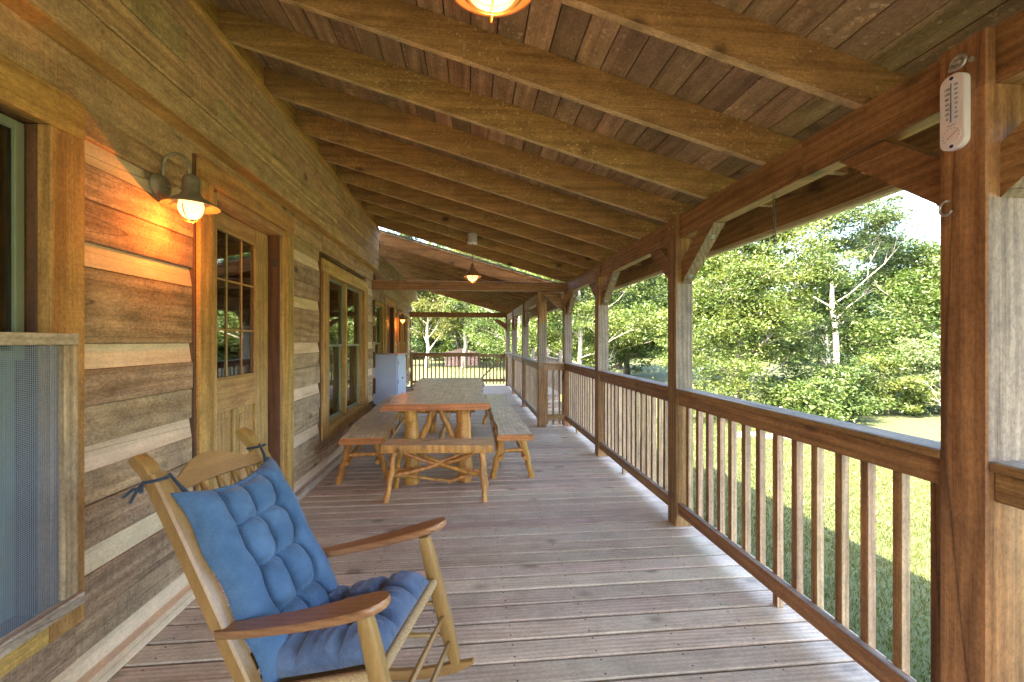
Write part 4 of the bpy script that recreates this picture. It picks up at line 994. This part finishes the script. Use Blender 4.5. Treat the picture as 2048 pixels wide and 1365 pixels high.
for sg in (-1, 1):
    k = Vector((SB.x - .01, sg * (yb - .01), SB.z + .02)); MB().tube([k, k + Vector((-.02, sg * .03, .0)), k + Vector((-.01, sg * .035, -.05))], .006, 6).build('tie', TIE, rc, True)

# ------------------------------------------------------------------ trees
def limbs(mb, base, top, r0, spread, nb, seed, start=.25, depth=2, lean=0.3, sag=0.0):
    """trunk from base to top with limbs; returns branch tips"""
    g = random.Random(seed); tips = []
    base = Vector(base); top = Vector(top); Ht = (top - base).length
    P = []; RR = []
    for i in range(9):
        t = i / 8; p = base.lerp(top, t) + Vector((g.uniform(-1, 1), g.uniform(-1, 1), 0)) * (Ht * .018 if 0 < i < 8 else 0); P.append(p); RR.append(r0 * (1 - .82 * t) * (1.35 if i == 0 else 1))
    mb.tube(P, RR, 9, jitter=.05, seed=seed)
    def br(p, d, L, r_, dep):
        Q = [p]; q = p
        for i in range(4):
            d = (d + Vector((g.uniform(-.3, .3), g.uniform(-.3, .3), g.uniform(-.12, .22) - sag))).normalized(); q = q + d * L / 4; Q.append(q)
        mb.tube(Q, [r_, r_ * .8, r_ * .6, r_ * .42, r_ * .22], 5, cap=False)
        tips.append(q); tips.append(Q[3])
        if dep > 0:
            for _ in range(3):
                k = g.choice((2, 3, 4)); dd = (d + Vector((g.uniform(-1, 1), g.uniform(-1, 1), g.uniform(-.4, .6))) * .8).normalized(); br(Q[k], dd, L * g.uniform(.4, .65), r_ * .45, dep - 1)
    for i in range(nb):
        t = start + (1 - start) * (i + g.random()) / nb; t = min(t, .98); a = i * 2.4 + g.uniform(-.5, .5); k = min(7, int(t * 8)); p = P[k].lerp(P[k + 1], t * 8 - k)
        L = spread * (1.15 - .75 * abs(t - .45) - .25 * t) * g.uniform(.7, 1.1); d = Vector((math.cos(a), math.sin(a), lean + t * .5)).normalized()
        br(p, d, L, r0 * .42 * (1.1 - t), depth)
    tips.append(top); return tips
LEAFM = {}
def leaf(kind):
    if kind not in LEAFM:
        c = {'yellow': ((.040, .070, .014), (.092, .122, .028), (.165, .168, .045)), 'green': ((.034, .066, .014), (.085, .125, .032), (.16, .18, .060)),
             'pale': ((.045, .075, .025), (.110, .145, .060), (.22, .235, .12)), 'dark': ((.014, .034, .009), (.038, .070, .018), (.08, .11, .03)), 'autumn': ((.05, .065, .014), (.12, .13, .035), (.21, .17, .055))}[kind]
        LEAFM[kind] = leafmat('leaf_' + kind, *c)
    return LEAFM[kind]
BARKG = bark('grey_bark', (.09, .075, .06), (.30, .26, .21)); BARKP = bark('pale_bark', (.14, .115, .09), (.40, .36, .30)); BARKD = bark('dark_bark', (.04, .032, .025), (.14, .11, .085))
def tree(label, x, y, H_, spread, n, size, kind, seed, r0=.14, bk=BARKG, start=.25, crown=None, clump=.55, lean=.3, nb=11, name='tree', group='trees round the lawn', cat='tree', top=None, sag=0, depth=2, low=0.0, flat=.55, aspect=.42):
    g = np.random.default_rng(seed); z = float(gz(np.array(x), np.array(y))) - .05
    t = thing(name, label, cat, (x, y, z), group=group); mb = MB(); tp = top or (g.uniform(-.3, .3), g.uniform(-.3, .3), H_ * .92)
    tips = limbs(mb, (0, 0, 0), tp, r0, spread, nb, seed, start, depth, lean, sag)
    mb.build('trunk', bk, t, True)
    if n <= 0: return t
    T = np.array([tuple(q) for q in tips])
    if crown is not None: T = np.vstack([T, crown_pts(g, crown)])
    # clumps: flattened sprays round the branch tips
    idx = g.integers(0, len(T), max(40, n // 190)); C = T[idx] + g.normal(0, clump * .45, (len(idx), 3)); C[:, 2] = np.maximum(C[:, 2], .15 + low)
    cs = g.uniform(.45, 1.45, len(idx)) * clump; ct = g.uniform(-.28, .28, len(idx))
    k = g.integers(0, len(idx), n); off = g.normal(0, 1, (n, 3)) * np.array([.52, .52, .52 * flat]); P = C[k] + off * cs[k][:, None]
    P[:, 2] = np.maximum(P[:, 2], .08)
    V, F = leaf_quads(P, size, aspect); tint = np.clip(g.normal(.42, .16, n) + ct[k], 0, 1)
    quick_mesh('crown', V, F, leaf(kind), tint, t)
    return t
def crown_pts(g, ells):
    out = []
    for (cx_, cy_, cz_, rx, ry, rz, m) in ells:
        d = g.normal(size=(m, 3)); d /= np.linalg.norm(d, axis=1)[:, None]; r_ = g.uniform(.55, 1.0, m)[:, None]; out.append(np.array([cx_, cy_, cz_]) + d * r_ * np.array([rx, ry, rz]))
    return np.vstack(out)
# big trees right of the porch
tree('broad yellow-green maple nearest the railing, left in the wide opening', 10.0, 15.4, 7.6, 2.5, 97440, 0.057, 'yellow', 21, .17, BARKG, .10, crown=[(-.7, 0, 2.4, 2.2, 2.2, 2.1, 90), (-.2, 0, 4.7, 1.9, 2.0, 1.8, 70), (0, 0, 6.5, 1.1, 1.2, 1.0, 24)], clump=.55, flat=.42)
tree('tall tree with pale forked trunk and airy grey-green crown', 17.7, 19.4, 10.0, 4.4, 55216, 0.081, 'pale', 34, .17, BARKP, .42, crown=[(-2.0, 0, 7.4, 3.0, 3, 1.5, 26), (2.6, 0, 6.6, 3.0, 3, 1.2, 26), (0, 0, 9.0, 1.6, 1.8, 1.0, 16)], clump=.80, flat=.35, lean=.55, low=4.6, nb=12, aspect=.3)
tree('dead pale snag with bare forked stems beside the tall tree', 15.6, 17.6, 4.0, 1.1, 0, 0.067, 'pale', 5, .16, BARKP, .35, lean=1.3, nb=7, name='dead_tree', depth=1)
tree('bushy green tree filling the right of the wide opening', 21.8, 17.4, 6.4, 3.8, 64960, 0.081, 'green', 41, .2, BARKG, .12, crown=[(0, 0, 2.8, 3.4, 3.2, 2.3, 60), (.4, 0, 5.3, 2.8, 2.5, 1.6, 40)], clump=.8)
tree('leafy green thicket tree behind the pale forked trunk', 22.5, 25.0, 7.0, 4.4, 55216, 0.094, 'green', 46, .2, BARKD, .12, crown=[(0, 0, 3, 4.2, 3, 2.6, 70)], clump=.9)
tree('dark green tree closing the view behind the maple', 13.0, 24.5, 9.0, 3.8, 48720, 0.094, 'green', 43, .2, BARKD, .15, crown=[(0, 0, 4.5, 3.4, 3, 3.2, 60)], clump=.85)
for i, (x, y, H_, sp, kd, lb_) in enumerate([(13.0, 14.9, 1.3, 1.5, 'green', 'low green bush under the pale forked tree'), (16.9, 16.0, 1.7, 1.6, 'yellow', 'low yellow-green bush right of the pale snag'), (11.2, 13.6, 1.1, 1.0, 'green', 'small green shrub behind the stone edging'), (19.2, 15.8, 2.6, 1.9, 'pale', 'pale leafy bush near the tree shadow on the lawn')]):
    tree(lb_, x, y, H_, sp, 20000, .065, kd, 60 + i, .05, BARKG, .05, crown=[(0, 0, H_ * .5, sp, sp * .8, H_ * .5, 50)], clump=.38, nb=8, name='shrub', group='shrubs along the trees', cat='shrub', depth=1)
tree('leafless pale twiggy shrub on the lawn beside the nearest post', 17.4, 14.1, 1.5, 1.0, 0, 0.067, 'pale', 77, .03, BARKP, .02, nb=14, name='bare_shrub', group=None, cat='shrub', lean=.6, depth=2)
# between the posts
tree('green tree seen between the second and third porch posts', 9.4, 29.0, 12.0, 4.4, 61712, 0.101, 'green', 51, .26, BARKG, .10, crown=[(0, 0, 5, 3.6, 3, 4.2, 80), (0, 0, 9.5, 2.8, 2.5, 2.0, 40)], clump=.9)
tree('yellow-green tree with arching pale branches left of the second post', 6.2, 24.5, 8.2, 3.6, 48720, 0.087, 'yellow', 52, .2, BARKP, .10, crown=[(0, 0, 3.5, 3.0, 2.5, 2.8, 60)], clump=.75)
tree('leaning leafy tree right behind the inward step', 3.6, 31.0, 10.5, 3.8, 48720, 0.101, 'green', 53, .24, BARKP, .12, crown=[(0, 0, 5, 3.2, 3, 4, 70)], clump=.9)
tree('round green tree at the edge of the lawn strip', 13.4, 36.0, 10.0, 4.2, 45472, 0.120, 'pale', 54, .25, BARKD, .1, crown=[(0, 0, 4.5, 3.9, 3, 4, 70)], clump=1.0)
tree('tall green tree between the second post and the sky gap', 15.6, 44.0, 11.5, 4.8, 42224, 0.148, 'green', 57, .3, BARKD, .1, crown=[(0, 0, 6, 4.2, 3, 5, 70)], clump=1.2)
# beyond the far end
tree('many-stemmed tree with pale bare trunks beyond the far railing', -.6, 47.0, 11.0, 5.0, 32480, 0.114, 'autumn', 55, .28, BARKP, .22, crown=[(0, 0, 8, 5.0, 3.5, 2.6, 70)], clump=.95, lean=.9, low=3.6, nb=14)
tree('pale low-branched tree left of the many-stemmed one', -4.6, 47.5, 9.5, 4.2, 35728, 0.114, 'autumn', 56, .24, BARKP, .2, crown=[(0, 0, 6.5, 3.6, 3, 2.6, 60)], clump=.95, lean=.8, low=2.6)
tree('dense dark evergreen beyond the house corner', -7.4, 52.0, 16.0, 3.6, 42224, 0.134, 'dark', 58, .3, BARKD, .08, crown=[(0, 0, 4, 3.8, 3, 4, 60), (0, 0, 10, 2.4, 2, 3.6, 40)], clump=1.0, group='trees beyond the far railing')
tree('bright green tree at the right of the far railing view', 4.6, 44.5, 8.5, 4.2, 38976, 0.114, 'green', 59, .24, BARKD, .1, crown=[(0, 0, 4, 3.9, 3, 3.6, 70)], clump=1.0, group='trees beyond the far railing')
tree('broad yellow-green tree behind the far railing trees', -1.5, 58.0, 14.0, 6.0, 42224, 0.161, 'yellow', 63, .3, BARKD, .1, crown=[(0, 0, 7, 6.2, 3, 5, 80)], clump=1.3, group='trees beyond the far railing')
tree('deep green tree behind the bright one beyond the far railing', 7.0, 57.0, 14.0, 5.5, 38976, 0.161, 'green', 64, .3, BARKD, .1, crown=[(0, 0, 6, 5.2, 3, 5, 80)], clump=1.3, group='trees beyond the far railing')
# wood on the slopes behind everything
def wood_mass():
    g = np.random.default_rng(9); n = 150000; m = 620
    a = g.uniform(-.62, 1.15, m); d = g.uniform(62, 150, m) ** 1.0; x = d * np.sin(a); y = d * np.cos(a); keep = np.ones(m, bool)
    z = gz(x, y); h = g.uniform(7, 13, m) * np.clip((d - 40) / 60, .65, 1)
    k = g.integers(0, m, n); dv = g.normal(size=(n, 3)); dv /= np.linalg.norm(dv, axis=1)[:, None]; dv *= g.uniform(.6, 1, n)[:, None]
    P = np.stack([x[k], y[k], z[k] + h[k] * .5], 1) + dv * np.stack([h[k] * .42, h[k] * .42, h[k] * .52], 1)
    V, F = leaf_quads(P, .50, .5); ct = g.uniform(-.25, .25, m)
    o = quick_mesh('far_wood', V, F, leaf('green'), np.clip(g.normal(.42, .18, n) + ct[k], 0, 1)); tag(o, 'distant wooded slope behind the lawn trees', 'wood', kind='stuff')
wood_mass()
# shed and stones
sh = thing('garden_shed', 'low faded red shed half hidden behind the far pale trunks', 'shed', (-1.0, 52.5, GZ))
box('wall', (-1.9, -1.2, 0), (1.9, 1.2, 1.6), SHEDM, sh)
MB().prism([(-2.1, 1.602), (2.1, 1.602), (0, 2.1)], 'Y', -1.3, 1.3).build('roof', SHEDM, sh); box('door', (-.45, -1.23, .05), (.45, -1.201, 1.5), DARKW, sh)
rs = random.Random(4)
for i in range(16):
    x, y = 8.4 + i * .16 + rs.uniform(-.08, .08), 12.7 - i * .05 + rs.uniform(-.2, .2); s_ = rs.uniform(.12, .24)
    mb = MB(); mb.lathe([(.001, -.3)] + [(math.sin(q) * rs.uniform(.85, 1.1), -math.cos(q) * .5 * rs.uniform(.85, 1.1)) for q in np.linspace(.5, 2.6, 5)] + [(.001, .5)], (0, 0, 0), 9)
    mb.v = [(p[0] * s_ * rs.uniform(.9, 1.1), p[1] * s_ * rs.uniform(.8, 1), (p[2] + .2) * s_) for p in mb.v]
    o = mb.build('edging_stone', STONE, None, False, (x, y, float(gz(np.array(x), np.array(y))) - .01)); tag(o, 'pale stone in the short row under the maple', 'stone', 'edging stones under the maple')
